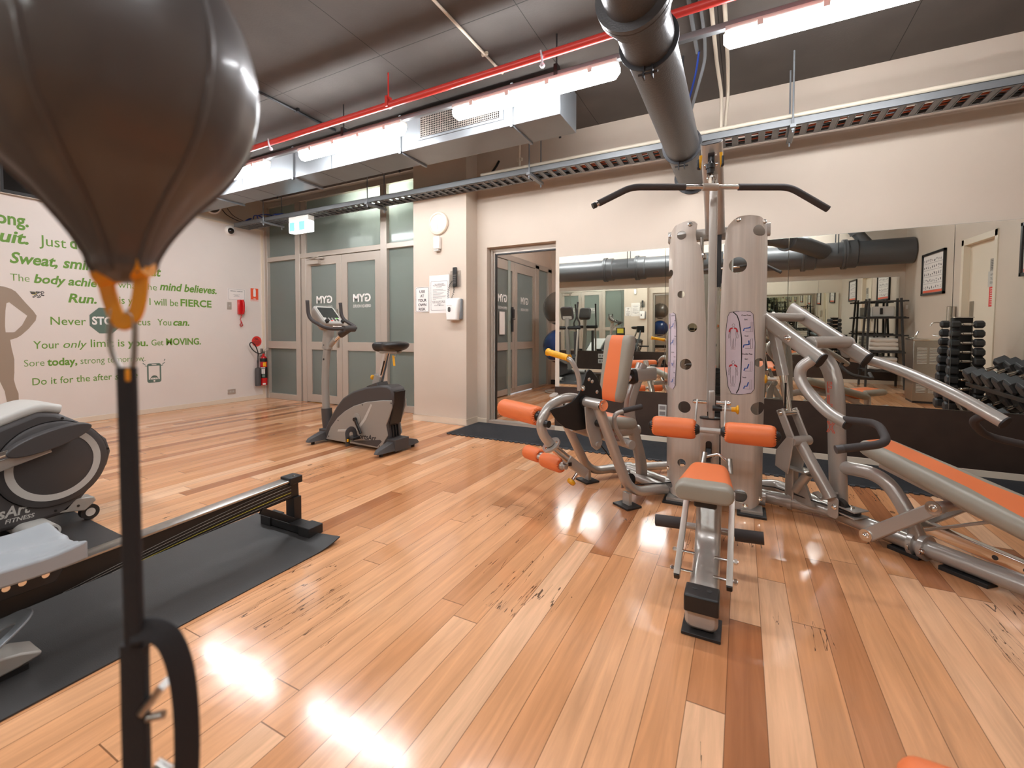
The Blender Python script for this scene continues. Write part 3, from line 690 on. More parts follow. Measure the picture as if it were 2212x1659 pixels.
w_ = MB().tube([(.5, .48, 2.635), (.95, -.02, 2.55), (1.28, -.45, 2.46)], PR + .012, 32); flange(w_, (.66, .3, 2.605), (.66, -.74, -.1), PR + .05, .02)
w_.build('branch', M_pipe, bp_)
w2_ = MB().tube([(2.0, BY, BZ + .1), (1.8, BY + .02, BZ + .36), (1.62, BY + .02, 2.95)], .09, 24); flange(w2_, (1.8, BY + .02, BZ + .38), (-.5, 0, .85), .12, .015)
w2_.build('branch', M_pipe, bp_)
# ---------------------------------------------------------------- lettering on the long wall (plane X = WX, reads along +Y)
LX = WX + .0012
LET = [('strong.', 1.62, .434, 2.34, .138, 'b', 'top line, ending ong'), ('quit.', 1.716, .333, 2.14, .139, 'bi', 'second line, ending uit'), ('Just', 2.138, .239, 2.149, .126, 'r', 'before the bold do'),
('do', 2.411, .155, 2.16, .136, 'b', 'after Just, half hidden by the ball'), ('Sweat, smile', 1.891, .776, 1.913, .126, 'bi', 'in bold italics'), ('& rep', 2.70, .36, 1.92, .128, 'bi', 'mostly hidden by the ball neck'), ('eat', 3.20, .19, 1.92, .128, 'bi', 'emerging beside the ball neck'),
('The', 1.89, .157, 1.711, .084, 'l', 'in thin type'), ('body achieves', 2.082, .759, 1.707, .102, 'bi', 'in bold italics'), ('what the', 2.885, .449, 1.719, .094, 'l', 'in thin type'), ('mind believes.', 3.369, .784, 1.732, .11, 'bi', 'in bold italics'),
('Run.', 2.38, .278, 1.498, .11, 'bi', 'beside the runner outline'), ('This year I will be', 2.758, .845, 1.511, .101, 'r', 'before the capitals FIERCE'), ('FIERCE', 3.633, .439, 1.518, .104, 'b', 'in bold capitals'),
('Never', 2.215, .331, 1.22, .101, 'r', 'just before the octagon'), ('Focus', 2.972, .274, 1.228, .095, 'r', 'just after the octagon'), ('You', 3.331, .175, 1.23, .093, 'r', 'before the italic can'), ('can.', 3.53, .218, 1.232, .096, 'bi', 'in italics'),
('Your', 2.061, .226, .938, .093, 'r', 'before the italic only'), ('only', 2.325, .224, .941, .091, 'i', 'in italics'), ('limit is', 2.586, .355, .944, .102, 'r', 'crossed by the hooks'), ('you.', 2.977, .235, .944, .095, 'b', 'in bold type'), ('Get', 3.252, .148, .948, .085, 'r', 'before the capitals MOVING'), ('MOVING.', 3.435, .471, .95, .096, 'b', 'in bold capitals'),
('Sore', 1.98, .172, .736, .081, 'l', 'in thin type'), ('today,', 2.176, .275, .734, .09, 'b', 'in bold type'), ('strong tomorrow.', 2.482, .693, .736, .085, 'l', 'in thin type'), ('Do it for the after', 2.044, .752, .514, .086, 'r', 'on the bottom line'), ('selfie', 2.826, .253, .511, .087, 'i', 'in italics beside the phone drawing')]
for body, y, w, z, h, st, where in LET:
    o = text('wall_lettering', body, M_green, (LX, y, z), (0, 1, 0), (0, 0, 1), width=w, height=h, bold=.028 if 'b' in st else (-.006 if st == 'l' else .004), shear=.22 if 'i' in st else 0, depth=0)
    at_centre(o); tag(o, 'green wall lettering reading %s, %s' % (body.strip('.,'), where), 'lettering', 'green phrases on the wall')
wf = lambda a, b, c: Vector((LX + c, a, b))           # wall plane: a along Y, b up, c out
def flat(name, poly, m, lab=None, cat=None, parent=None, c=0):
    b = MB(wf); b.rings([[(y, z, c + t) for y, z in poly] for t in (0, .0006)])
    return b.build(name, m, parent, smooth=False) if parent else at_centre(b.build(name, m, smooth=False))
def ribbon(pts, w, c=.0004, closed=False): return MB(wf).sweep([(y, z, c) for y, z in pts], rrect(w, .0008, .0002, 1), up=(0, 0, 1), closed=closed)
# silhouette: a band of outline minus the gap between arm and body, as three strips
sil = [(1.50, 1.66), (1.64, 1.655), (1.809, 1.641), (1.838, 1.639), (1.895, 1.618), (1.931, 1.59), (2.011, 1.464), (2.071, 1.376), (2.097, 1.323), (2.088, 1.269), (2.028, 1.172), (1.965, 1.097), (1.927, 1.066), (1.875, 1.045), (1.884, .951), (1.903, .825), (1.9, .673), (1.894, .595), (1.907, .515), (1.928, .433), (1.928, .274), (1.933, .167), (1.951, .127), (1.92, .10), (1.872, .098), (1.87, .151), (1.882, .186), (1.875, .24), (1.834, .34), (1.819, .472), (1.786, .579), (1.72, .74), (1.64, .60), (1.60, .40), (1.58, .12), (1.48, .10), (1.47, .5), (1.45, .9), (1.5, 1.2), (1.47, 1.4)]
gap = [(1.841, 1.129), (1.838, 1.2), (1.84, 1.273), (1.845, 1.37), (1.855, 1.455), (1.877, 1.466), (1.949, 1.392), (2.019, 1.321), (1.975, 1.213), (1.914, 1.134), (1.899, 1.129)]
def poly_with_hole(name, outer, hole, m):
    bm = bmesh.new()
    for loop in (outer, hole):
        vs = [bm.verts.new((LX + .0004, y, z)) for y, z in loop]
        for a, c in zip(vs, vs[1:] + vs[:1]): bm.edges.new((a, c))
    bmesh.ops.triangle_fill(bm, use_beauty=True, edges=bm.edges)
    bmesh.ops.recalc_face_normals(bm, faces=bm.faces)
    me = bpy.data.meshes.new(name); bm.to_mesh(me); bm.free(); me.materials.append(m)
    o = bpy.data.objects.new(name, me); COL.objects.link(o); return at_centre(o)
tag(poly_with_hole('figure_silhouette_decal', sil, gap, M_taupe), 'taupe silhouette decal of a standing person, hand on hip', 'wall decal')
# runner outline
rn = thing('runner_decal', (LX, 2.18, 1.5), 'line drawn runner decal with yellow speed dashes', 'wall decal')
k = lambda x, y: (2.045 + x * .00181 * 1.02, 1.61 - y * .0021)
def kk(L): return [k(x / 5.03 - 63, y / 5.03 - 40.5) for x, y in L]
for L, cl in (([(610 + 34 * math.cos(a), 230 + 26 * math.sin(a)) for a in [2*PI*i/24 for i in range(24)]], True),
    ([(545, 240), (470, 236), (456, 228), (465, 218), (560, 222), (590, 250), (585, 262), (600, 303), (640, 306), (646, 316), (636, 322), (590, 320), (572, 288), (530, 315), (570, 345), (572, 360), (500, 384), (486, 374), (494, 364), (540, 352), (480, 318), (466, 300), (475, 275), (545, 240)], False),
    ([(465, 300), (385, 365), (384, 378), (396, 384), (410, 380), (472, 328)], False)):
    ribbon([k(x / 5.03 - 63, y / 5.03 - 40) for x, y in L], .007, closed=cl).build('outline_stroke', M_ink2, rn, smooth=False)
for i, (x0, x1, y) in enumerate(((338, 445, 238), (350, 480, 257), (358, 455, 275), (365, 450, 291))):
    ribbon([k(x0 / 5.03 - 63, y / 5.03 - 40), k(x1 / 5.03 - 63, y / 5.03 - 40)], .011).build('speed_dash', M_ylw2, rn, smooth=False)
    ribbon([k((x0 - 20) / 5.03 - 63, (y - 8) / 5.03 - 40), k((x1 - 4) / 5.03 - 63, (y - 6) / 5.03 - 40)], .007, c=.001).build('speed_dash', M_ink2, rn, smooth=False)
# stop octagon
oc = flat('stop_octagon_decal', [(2.745 + .164 * math.cos(PI/8 + i*PI/4) / math.cos(PI/8), 1.281 + .164 * math.sin(PI/8 + i*PI/4) / math.cos(PI/8)) for i in range(8)], M_green2)
tag(oc, 'slate green octagon decal with the white word STOP', 'wall decal')
text('stop_lettering', 'STOP', M_white, (LX + .0012, 2.605, 1.232), (0, 1, 0), (0, 0, 1), width=.28, height=.1, parent=oc, bold=.035, depth=0)
# phone drawing
ph = flat('phone_decal', [(3.278 + y, .563 + z) for y, z in rrect(.172, .268, .028)], M_green2)
tag(ph, 'slate green smartphone decal with a peeking face', 'wall decal')
flat('phone_screen_shape', [(3.278 + y, .568 + z) for y, z in rrect(.134, .19, .004)], M_panel, parent=ph, c=.0008)
flat('phone_speaker_shape', [(3.278 + y, .679 + z) for y, z in rrect(.06, .012, .006)], M_panel, parent=ph, c=.0008)
flat('phone_button_shape', [(3.278 + .012 * math.cos(i*PI/8), .451 + .012 * math.sin(i*PI/8)) for i in range(16)], M_panel, parent=ph, c=.0008)
ribbon([(3.278 + .046 * math.cos(a), .474 + .05 * math.sin(a)) for a in [PI * i / 16 for i in range(17)]], .007, c=.0016).build('face_outline', M_green2, ph)
flat('hair_shape', [(3.278 + .044 * math.cos(a), .478 + .05 * math.sin(a)) for a in [PI * (.12 + .76 * i / 12) for i in range(13)]], M_green2, parent=ph, c=.0014)
for s in (-1, 1):
    flat('eye_shape', [(3.278 + s * .018 + .004 * math.cos(i*PI/6), .487 + .005 * math.sin(i*PI/6)) for i in range(12)], M_green2, parent=ph, c=.0014)
    for dy, dz, ey_, ez_ in ((.105, .12, .03, .022), (.125, .165, .014, .024), (.085, .10, .026, .006)):
        ribbon([(3.278 + s * dy, .563 + dz), (3.278 + s * (dy + ey_), .563 + dz + ez_)], .01).build('shake_stroke', M_green2, ph)

# ---------------------------------------------------------------- things on the long wall
wb = lambda y, z: frame((WX, y, z), (0, 1, 0), (1, 0, 0))     # a along Y, b out of the wall, c up
def plate(name, m, y, z, w, h, d, label, cat, bev=.003):
    return tag(MB(wb(y, z)).b2((-w/2, 0, -h/2), (w/2, d, h/2)).build(name, m, at=(WX, y, z), bev=bev), label, cat)
tvf = plate('television', M_black, 2.31, 2.97, .98, .6, .07, 'black wall television high up beside the hanging ball', 'television', .006)
MB(wb(2.31, 2.97)).b2((-.465, .07, -.265), (.465, .0708, .28)).build('screen', M_tv, tvf)
MB(wb(2.31, 2.97)).b2((-.49, .002, -.306), (.49, .066, -.3)).build('lower_trim', M_alu, tvf)
text('screen_logo', 'SAMSUNG', M_lgrey, (WX + .0712, 2.26, 2.683), (0, 1, 0), (0, 0, 1), width=.1, height=.013, parent=tvf, depth=0)
sg = plate('telephone_notice', M_paper, 4.468, 1.747, .294, .19, .003, 'white framed emergency telephone notice above the red phone', 'sign')
b = MB(wb(4.468, 1.747)).sweep([(x, .0035, z) for x, z in rrect(.27, .166, .006)], rrect(.003, .001, .0003, 1), up=(0, 1, 0), closed=True); b.build('border_line', M_gray_ink, sg)
for t_, z, w, h, bo in (('EMERGENCY TELEPHONE', 1.792, .2, .014, .02), ('In the event of an', 1.742, .11, .009, .01), ('emergency', 1.727, .065, .009, .01), ('lift the handset', 1.712, .095, .009, .01)):
    text('notice_lettering', t_, M_ink, (WX + .0035, 4.468 - w / 2, z), (0, 1, 0), (0, 0, 1), width=w, height=h, parent=sg, bold=bo, depth=0)
sw = plate('switch_plate', M_alu, 4.345, 1.56, .07, .115, .01, 'small grey switch plate beside the red phone', 'switch')
MB(wb(4.345, 1.56)).b2((-.012, .01, -.012), (.012, .014, .012)).build('switch_button', M_lgrey, sw, bev=.003)
po = plate('power_outlet', M_alu, 4.36, .178, .125, .075, .01, 'grey double power outlet low on the lettered wall', 'outlet')
for s in (-1, 1): MB(wb(4.36, .178)).cyl((s * .022, .009, 0), (s * .022, .012, 0), .014).build('socket', M_lgrey, po)
# red telephone
T = wb(4.52, 1.545)
rt = thing('wall_telephone', (WX, 4.52, 1.4), 'red wall telephone with a curly red cord', 'telephone')
MB(T).b2((-.045, 0, -.12), (.045, .05, .12)).build('phone_base', M_fred, rt, bev=.008)
MB(T).sweep(spline([(.01, .055, -.11), (.012, .075, -.06), (.012, .078, .06), (.01, .055, .11)], 5), rrect(.045, .03, .01), up=(1, 0, 0)).build('handset', M_fred, rt)
MB(T).b2((.02, .09, -.06), (.032, .095, .06)).build('number_strip', M_paper, rt)
cp = [(.01, .03, -.12), (.0, .03, -.16), (-.012, .03, -.2), (.002, .03, -.25), (-.02, .035, -.29), (-.005, .04, -.315), (.018, .035, -.295), (.012, .03, -.26), (.0, .03, -.235)]
sp = spline(cp, 10); b = MB(T)
hel = [Vector(p) + Vector((.007 * math.cos(i * 1.1), .007 * math.sin(i * 1.1), 0)) for i, p in enumerate(sp)]
b.tube(spline(hel, 2), .0045, 6).build('curly_cord', M_fred, rt)
# fire signs
fs = plate('extinguisher_sign', M_orsign, 4.775, 1.765, .135, .215, .003, 'orange red fire extinguisher sign with white cylinder pictogram', 'sign')
MB(wb(4.775, 1.765)).prism(rrect(.044, .125, .012), (0, .0032, .03), (1, 0, 0), (0, 0, 1), -.0004, .0004).b2((-.012, .0028, .092), (.012, .0036, .102)).build('cylinder_pictogram', M_white, fs)
text('sign_lettering', 'FIRE', M_white, (WX + .0036, 4.755, 1.69), (0, 1, 0), (0, 0, 1), width=.04, height=.016, parent=fs, bold=.03, depth=0)
MB(wb(4.775, 1.765)).b2((-.064, .003, -.105), (.064, .0034, -.082)).build('sign_band', M_white, fs)
text('sign_lettering', 'EXTINGUISHER', M_orsign, (WX + .0042, 4.72, 1.664), (0, 1, 0), (0, 0, 1), width=.11, height=.012, parent=fs, bold=.03, depth=0)
co = plate('co2_sign', M_panel, 4.80, .975, .2, .22, .002, 'round red CO2 sign on a white square above the extinguisher', 'sign')
MB(wb(4.80, .98)).cyl((0, .0024, 0), (0, .0034, 0), .088, 40).build('red_disc', M_redsign, co)
text('sign_lettering', 'CO', M_ink, (WX + .0044, 4.762, 1.0), (0, 1, 0), (0, 0, 1), width=.06, height=.034, parent=co, bold=.05, depth=0)
text('sign_lettering', '2', M_ink, (WX + .0044, 4.826, .995), (0, 1, 0), (0, 0, 1), width=.012, height=.02, parent=co, bold=.04, depth=0)
for z, w in ((.98, .13), (.962, .14), (.944, .12), (.926, .07)): MB(wb(4.80, z)).b2((-w / 2, .0034, 0), (w / 2, .0042, .007)).build('illegible_text_stripe', M_ink, co)
# extinguisher
ex = thing('fire_extinguisher', (WX + .08, 4.865, .235), 'red CO2 fire extinguisher hung on the wall corner', 'fire extinguisher')
EX_, EY_ = WX + .085, 4.865
MB().lathe([(.05, .235), (.056, .24), (.057, .25), (.057, .66), (.05, .70), (.032, .725), (.018, .74), (.018, .775)], (EX_, EY_, 0)).build('cylinder', M_fred, ex)
MB().lathe([(.0578, .635), (.0578, .695)], (EX_, EY_, 0), caps=False).build('black_band', M_black, ex)
b = MB().lathe([(.0576, .36), (.0576, .545)], (EX_, EY_, 0), caps=False).build('black_label', M_black, ex)
def patch(z0, z1, a0, a1, m, nm, r=.0584):
    q = MB(); n = 8; q.rings([[(EX_ + r * math.cos(a0 + (a1 - a0) * i / n), EY_ + r * math.sin(a0 + (a1 - a0) * i / n), z) for i in range(n + 1)] for z in (z0, z1)], caps=False)
    o = q.build(nm, m, ex)
patch(.555, .625, -.75, .1, M_yellow, 'yellow_label'); patch(.525, .54, -1.5, -.2, M_paper, 'white_label')
for a in (-1.2, -.7): patch(.43, .515, a, a + .38, M_paper, 'white_pictogram')
patch(.375, .42, -1.1, -.3, M_green2, 'green_pictogram'); patch(.25, .275, -.9, -.1, M_paper, 'white_label')
patch(.38, .5, -1.72, -1.6, M_paper, 'white_label')
MB().b2((EX_ - .015, EY_ - .02, .77), (EX_ + .015, EY_ + .02, .81)).sweep(fillet([(EX_ + .01, EY_, .8), (EX_ + .02, EY_ + .07, .83), (EX_ + .03, EY_ + .11, .815)], .03), rrect(.018, .006, .002)).sweep(fillet([(EX_ + .01, EY_, .81), (EX_ + .02, EY_ + .03, .86), (EX_ + .02, EY_ + .08, .875)], .02), rrect(.018, .006, .002)).b2((EX_ - .02, EY_ - .045, .79), (EX_ + .02, EY_ - .02, .86)).build('valve_handle', M_steel, ex, bev=.002)
hose = [(EX_ + .01, EY_ - .03, .79), (EX_ + .03, EY_ - .1, .775), (EX_ + .02, EY_ - .19, .83), (EX_ + .01, EY_ - .245, .92), (EX_ + .015, EY_ - .225, .965), (EX_ + .03, EY_ - .17, .92), (EX_ + .03, EY_ - .12, .80), (EX_ + .02, EY_ - .115, .70), (EX_ + .02, EY_ - .115, .62)]
MB().tube(spline(hose, 6), .0085, 10).build('hose', M_black, ex)
MB().lathe([(.046, .235), (.046, .5), (.04, .535), (.014, .545), (.014, .66), (.01, .665)], (EX_ + .01, EY_ - .112, 0)).build('discharge_horn', M_cpanel, ex)
MB().b2((WX, EY_ - .03, .68), (EX_ - .03, EY_ + .03, .74)).build('wall_bracket', M_steel, ex)
# dome camera and loudspeaker
dc = thing('dome_camera', (WX, 4.366, 2.76), 'white dome security camera on the wall under the tray end', 'camera')
MB().lathe([(.072, 0), (.072, .03), (.062, .05), (.05, .055)], (WX, 4.366, 2.76), (1, 0, 0)).build('housing', M_white, dc)
MB().lathe([(.05, .05), (.046, .07), (.034, .086), (.016, .095), (.001, .098)], (WX, 4.366, 2.76), (1, -.1, -.25)).build('dark_dome', M_tv, dc)
sk = thing('wall_speaker', (WX + .02, 4.16, 3.08), 'small black fronted white loudspeaker tucked under the duct', 'speaker')
MB().lathe([(.06, 0), (.1, .04), (.11, .12), (.1, .16)], (WX - .04, 4.14, 3.08), (1, -.5, -.2)).build('housing', M_white, sk)
MB().lathe([(.1, .155), (.06, .17), (.001, .175)], (WX - .04, 4.14, 3.08), (1, -.5, -.2)).build('grille_front', M_black, sk)

# ---------------------------------------------------------------- things on the pillar (plane Y = 4.615)
cb_ = lambda x, z: frame((x, 4.615, z), (1, 0, 0), (0, -1, 0))
ck = thing('wall_clock', (-3.325, 4.615, 2.48), 'round cream wall clock on the pillar', 'clock')
MB().lathe([(.12, 0), (.138, .004), (.142, .02), (.135, .035), (.112, .042), (.106, .036)], (-3.325, 4.615, 2.48), (0, -1, 0), 48).build('rim', M_skirt, ck)
MB().cyl((-3.325, 4.597, 2.48), (-3.325, 4.583, 2.48), .107, 48).build('dial', M_white, ck)
for i in range(1, 13):
    a = PI / 2 - i * PI / 6; o = text('numeral_print', str(i), M_ink, (-3.325 + .086 * math.cos(a) - (.011 if i > 9 else .006), 4.5825, 2.48 + .086 * math.sin(a) - .008), (1, 0, 0), (0, 0, 1), width=.021 if i > 9 else .012, height=.017, parent=ck, depth=0)
def hand(ang, l, w, m, nm, off):
    d = Vector((math.sin(ang), 0, math.cos(ang)))
    MB().sweep([Vector((-3.325, off, 2.48)) - d * .015, Vector((-3.325, off, 2.48)) + d * l], rrect(w, .0012, .0003, 1), up=(0, 1, 0)).build(nm, m, ck)
hand(2 * PI * (2 + 11 / 60) / 12 + .32, .055, .006, M_ink, 'hour_hand', 4.581); hand(2 * PI * 10.2 / 60, .078, .0045, M_ink, 'minute_hand', 4.5797); hand(PI, .075, .0015, M_redsign, 'second_hand', 4.5787)
af = thing('air_freshener', (-3.34, 4.615, 2.23), 'small white air freshener dispenser below the clock', 'dispenser')
MB(cb_(-3.335, 2.235)).b2((-.045, 0, -.075), (.045, .06, .085)).build('housing', M_white, af, bev=.014)
MB(cb_(-3.335, 2.235)).b2((-.035, .005, -.1), (.03, .055, -.077)).build('spray_base', M_lgrey, af, bev=.004)
us = thing('risk_sign', (-3.588, 4.615, 1.55), 'white sign reading use at your own risk, at the pillar edge', 'sign')
MB(cb_(-3.588, 1.55)).prism(rrect(.215, .32, .02), (0, .003, 0), (1, 0, 0), (0, 0, 1), -.003, .003).build('plate', M_paper, us)
MB(cb_(-3.588, 1.55)).sweep([(x, .0065, z) for x, z in rrect(.2, .304, .018)], rrect(.004, .001, .0003, 1), up=(0, 1, 0), closed=True).build('border_line', M_ink, us)
for i, (t_, w) in enumerate((('USE', .088), ('AT', .056), ('YOUR', .138), ('OWN', .128), ('RISK', .108))):
    text('sign_lettering', t_, M_ink, (-3.588 - w / 2, 4.6075, 1.635 - i * .0555), (1, 0, 0), (0, 0, 1), width=w, height=.035, parent=us, bold=.02, depth=0)
no = thing('gym_notice', (-3.325, 4.615, 1.6), 'white laminated notice of gym rules on the pillar', 'notice')
MB(cb_(-3.325, 1.61)).b2((-.152, 0, -.235), (.152, .003, .235)).build('sheet', M_paper, no)
MB(cb_(-3.325, 1.59)).sweep([(x, .0038, z) for x, z in rrect(.255, .36, .012)], rrect(.003, .001, .0003, 1), up=(0, 1, 0), closed=True).build('border_line', M_ink2, no)
for t_, z, w, h in (('THIS GYMNASIUM IS', 1.728, .145, .012), ('PROVIDED FOR THE BENEFIT', 1.711, .19, .012), ('OF GUESTS.', 1.694, .085, .012), ('IN CASE OF ACCIDENT EMERGENCY', 1.516, .225, .012), ('PLEASE CONTACT THE NEAREST', 1.499, .205, .012), ('MEMBER', 1.482, .06, .012), ('OF STAFF IMMEDIATELY', 1.465, .15, .012)):
    text('notice_lettering', t_, M_ink, (-3.325 - w / 2, 4.6112, z), (1, 0, 0), (0, 0, 1), width=w, height=h, parent=no, bold=.01, depth=0)
for i in range(10):
    w = (.16, .2, .06, .17, .15, .12, .2, .19, .14, .05)[i]; MB(cb_(-3.425, 1.665 - i * .0135)).b2((0, .003, 0), (w, .0036, .004)).build('illegible_text_stripe', M_gray_ink, no)
hp = thing('intercom_handset', (-3.09, 4.615, 1.8), 'black coiled cord telephone handset in a clear wall holder', 'telephone')
T = cb_(-3.085, 1.79)
for (a, c) in (((-.075, 0, -.105), (.08, .003, .095)), ((-.075, .03, -.105), (.08, .033, .05)), ((-.078, 0, -.105), (-.075, .033, .07)), ((.08, 0, -.105), (.083, .033, .07)), ((-.075, 0, -.108), (.08, .033, -.105))): MB(T).b2(a, c).build('clear_holder', M_clear, hp, smooth=False)
MB(T).b2((-.028, .005, -.1), (.028, .028, .135)).build('handset', M_black, hp, bev=.008)
b = MB(T)
for i in range(4):
    for j in range(5): b.b2((-.019 + i * .011, .028, -.06 + j * .022), (-.012 + i * .011, .0305, -.05 + j * .022))
b.build('key_print', M_gray_ink, hp)
path = spline([(-.01, .02, -.1), (-.005, .03, -.16), (-.03, .035, -.23), (-.06, .035, -.265), (-.082, .035, -.24), (-.08, .035, -.15), (-.062, .035, -.08), (-.03, .032, -.03)], 22)
b = MB(T); b.tube([Vector(p) + Vector((.008 * math.cos(i * .95), .008 * math.sin(i * .95), 0)) for i, p in enumerate(path)], .0028, 5).build('curly_cord', M_black, hp)
sd = thing('sanitiser_dispenser', (-3.08, 4.615, 1.42), 'white wall hand sanitiser dispenser below the handset', 'dispenser')
T = cb_(-3.085, 1.41)
MB(T).rings([[(x * w, y * d + .05 * d, z) for x, y in rrect(.2, .1, .035, 5)] for z, w, d in ((-.13, .72, .9), (-.12, .8, 1), (0, .92, 1), (.1, 1, 1), (.125, .97, .9), (.14, .8, .6))]).build('front_cover', M_white, sd)
MB(T).b2((-.08, 0, -.12), (.112, .045, .13)).build('back_case', M_duct, sd, bev=.012)
MB(T).sweep([(-.025, .098, .0), (-.025, .1045, .0)], stad(.036, .062), up=(0, 0, 1)).build('level_window', M_ink2, sd)
text('dispenser_print', 'hand sanitiser', M_gray_ink, (-3.14, 4.6145 - .1045, 1.455), (1, 0, 0), (0, 0, 1), width=.07, height=.01, parent=sd, depth=0)
# outlets on the dado
for x, z, l in ((-.705, .335, 'double power outlet on the dado beside the weight tower'),):
    o = tag(MB(frame((x, NY - .012, z), (1, 0, 0), (0, -1, 0))).b2((-.04, 0, -.06), (.04, .01, .06)).build('power_outlet', M_lgrey, at=(x, NY - .012, z), bev=.003), l, 'outlet')
    for s in (-1, 1): MB(frame((x, NY - .012, z), (1, 0, 0), (0, -1, 0))).b2((-.028, .01, s * .028 - .018), (.028, .013, s * .028 + .018)).build('socket', M_gray_ink, o)
for z, l in ((.40, 'upper double outlet on the opposite dado, seen in the mirror'), (.27, 'lower double outlet on the opposite dado, seen in the mirror')):
    o = tag(MB(frame((-2.98, SY + .012, z), (1, 0, 0), (0, 1, 0))).b2((-.08, 0, -.05), (.08, .01, .05)).build('power_outlet', M_lgrey, at=(-2.98, SY + .012, z), bev=.003), l, 'outlet')
    for s in (-1, 1): MB(frame((-2.98, SY + .012, z), (1, 0, 0), (0, 1, 0))).b2((s * .035 - .022, .01, -.02), (s * .035 + .022, .013, .02)).build('socket', M_gray_ink, o)
# ---------------------------------------------------------------- multi station gym
def pad(T, L, W, th, f, matfn=None, n=22, r=None, wfn=None, endr=.05):
    """cushion along +a, width along b, thickness along c (top = +c). f(t): half width of the centre panel. materials 0 centre, 1 border"""
    b = MB(T); r = r or th * .45; ringsv = []
    ts = [.5 - .5 * math.cos(PI * i / n) for i in range(n + 1)]
    for t in ts:
        a = (t - .5) * L; e = min(t, 1 - t) * L
        k = 1 if e > endr else math.sqrt(max(0, 1 - (1 - e / endr) ** 2)) * .9 + .1
        kt = 1 if e > endr else (.55 + .45 * math.sqrt(max(0, 1 - (1 - e / endr) ** 2)))
        w = (wfn(t) if wfn else W) / 2 - endr * .35 * (1 - k); h = th / 2 * kt; rr = min(r, h * .98)
        ff = min(f(t), w - rr)
        pts = [(ff, h), (-ff, h)]
        pts += [(-w + rr - rr * math.sin(q), h - rr + rr * math.cos(q)) for q in [PI / 2 * i / 5 for i in range(6)]]
        pts += [(-w + rr - rr * math.cos(q), -h + rr - rr * math.sin(q)) for q in [PI / 2 * i / 5 for i in range(6)]]
        pts += [(-ff, -h), (ff, -h)]
        pts += [(w - rr + rr * math.sin(q), -h + rr - rr * math.cos(q)) for q in [PI / 2 * i / 5 for i in range(6)]]
        pts += [(w - rr + rr * math.cos(q), h - rr + rr * math.sin(q)) for q in [PI / 2 * i / 5 for i in range(6)]]
        ringsv.append([b.v((a, x, z)) for x, z in pts])
    m = len(ringsv[0])
    for i in range(n):
        for j in range(m):
            b.mi = matfn(ts[i], j) if matfn else (0 if j in (0, 14) else 1)
            b.face([ringsv[i][j], ringsv[i][(j + 1) % m], ringsv[i + 1][(j + 1) % m], ringsv[i + 1][j]])
    b.mi = matfn(0, 1) if matfn else 1; b.face(ringsv[0][::-1])
    b.mi = matfn(1, 1) if matfn else 1; b.face(ringsv[-1]); b.mi = 0
    return b
def roller(p, q, r, parent, ends=(True, True), hub=M_black, name='roller_pad'):
    """soft vinyl roller with pleated ends on a shaft from p to q (world points)"""
    p, q = Vector(p), Vector(q); ax = (q - p).normalized(); L = (q - p).length
    e = Vector((0, 0, 1)); e1 = (e - ax * e.dot(ax)).normalized(); e2 = ax.cross(e1); n = 44
    def ring(z, rad, wv=0): return [p + ax * (z + (wv if i % 2 else -wv)) + (e1 * math.cos(2*PI*i/n) + e2 * math.sin(2*PI*i/n)) * (rad + (abs(wv) * .3 if i % 2 else 0)) for i in range(n)]
    prof = [(.004, r * .5, .003), (0, r * .72, .004), (.006, r * .9, .003), (.018, r * .985, .0008), (.04, r, 0)]
    rs = [ring(z, k, w) for z, k, w in prof] + [ring(L * .5, r * 1.015)] + [ring(L - z, k, -w) for z, k, w in prof[::-1]]
    b = MB(); b.rings(rs, caps=True); o = b.build(name, M_orange, parent, ang=70)
    for z, s in ((0, -1), (L, 1)):
        MB().lathe([(r * .55, -.004), (r * .55, .006), (r * .4, .02), (r * .2, .026)], p + ax * z, ax * s).build('end_cap', hub, o)
    return o
def bolt(b, p, ax, r=.011, h=.012):
    b.lathe([(r * 1.7, 0), (r * 1.7, .003), (r, .004), (r, h), (r * .7, h + .003)], p, ax, 10); return b
gym = thing('multi_gym', (-.15, 3.25, 0), 'multi station weight machine of silver tubing with orange pads and a brushed grey tower', 'gym machine')
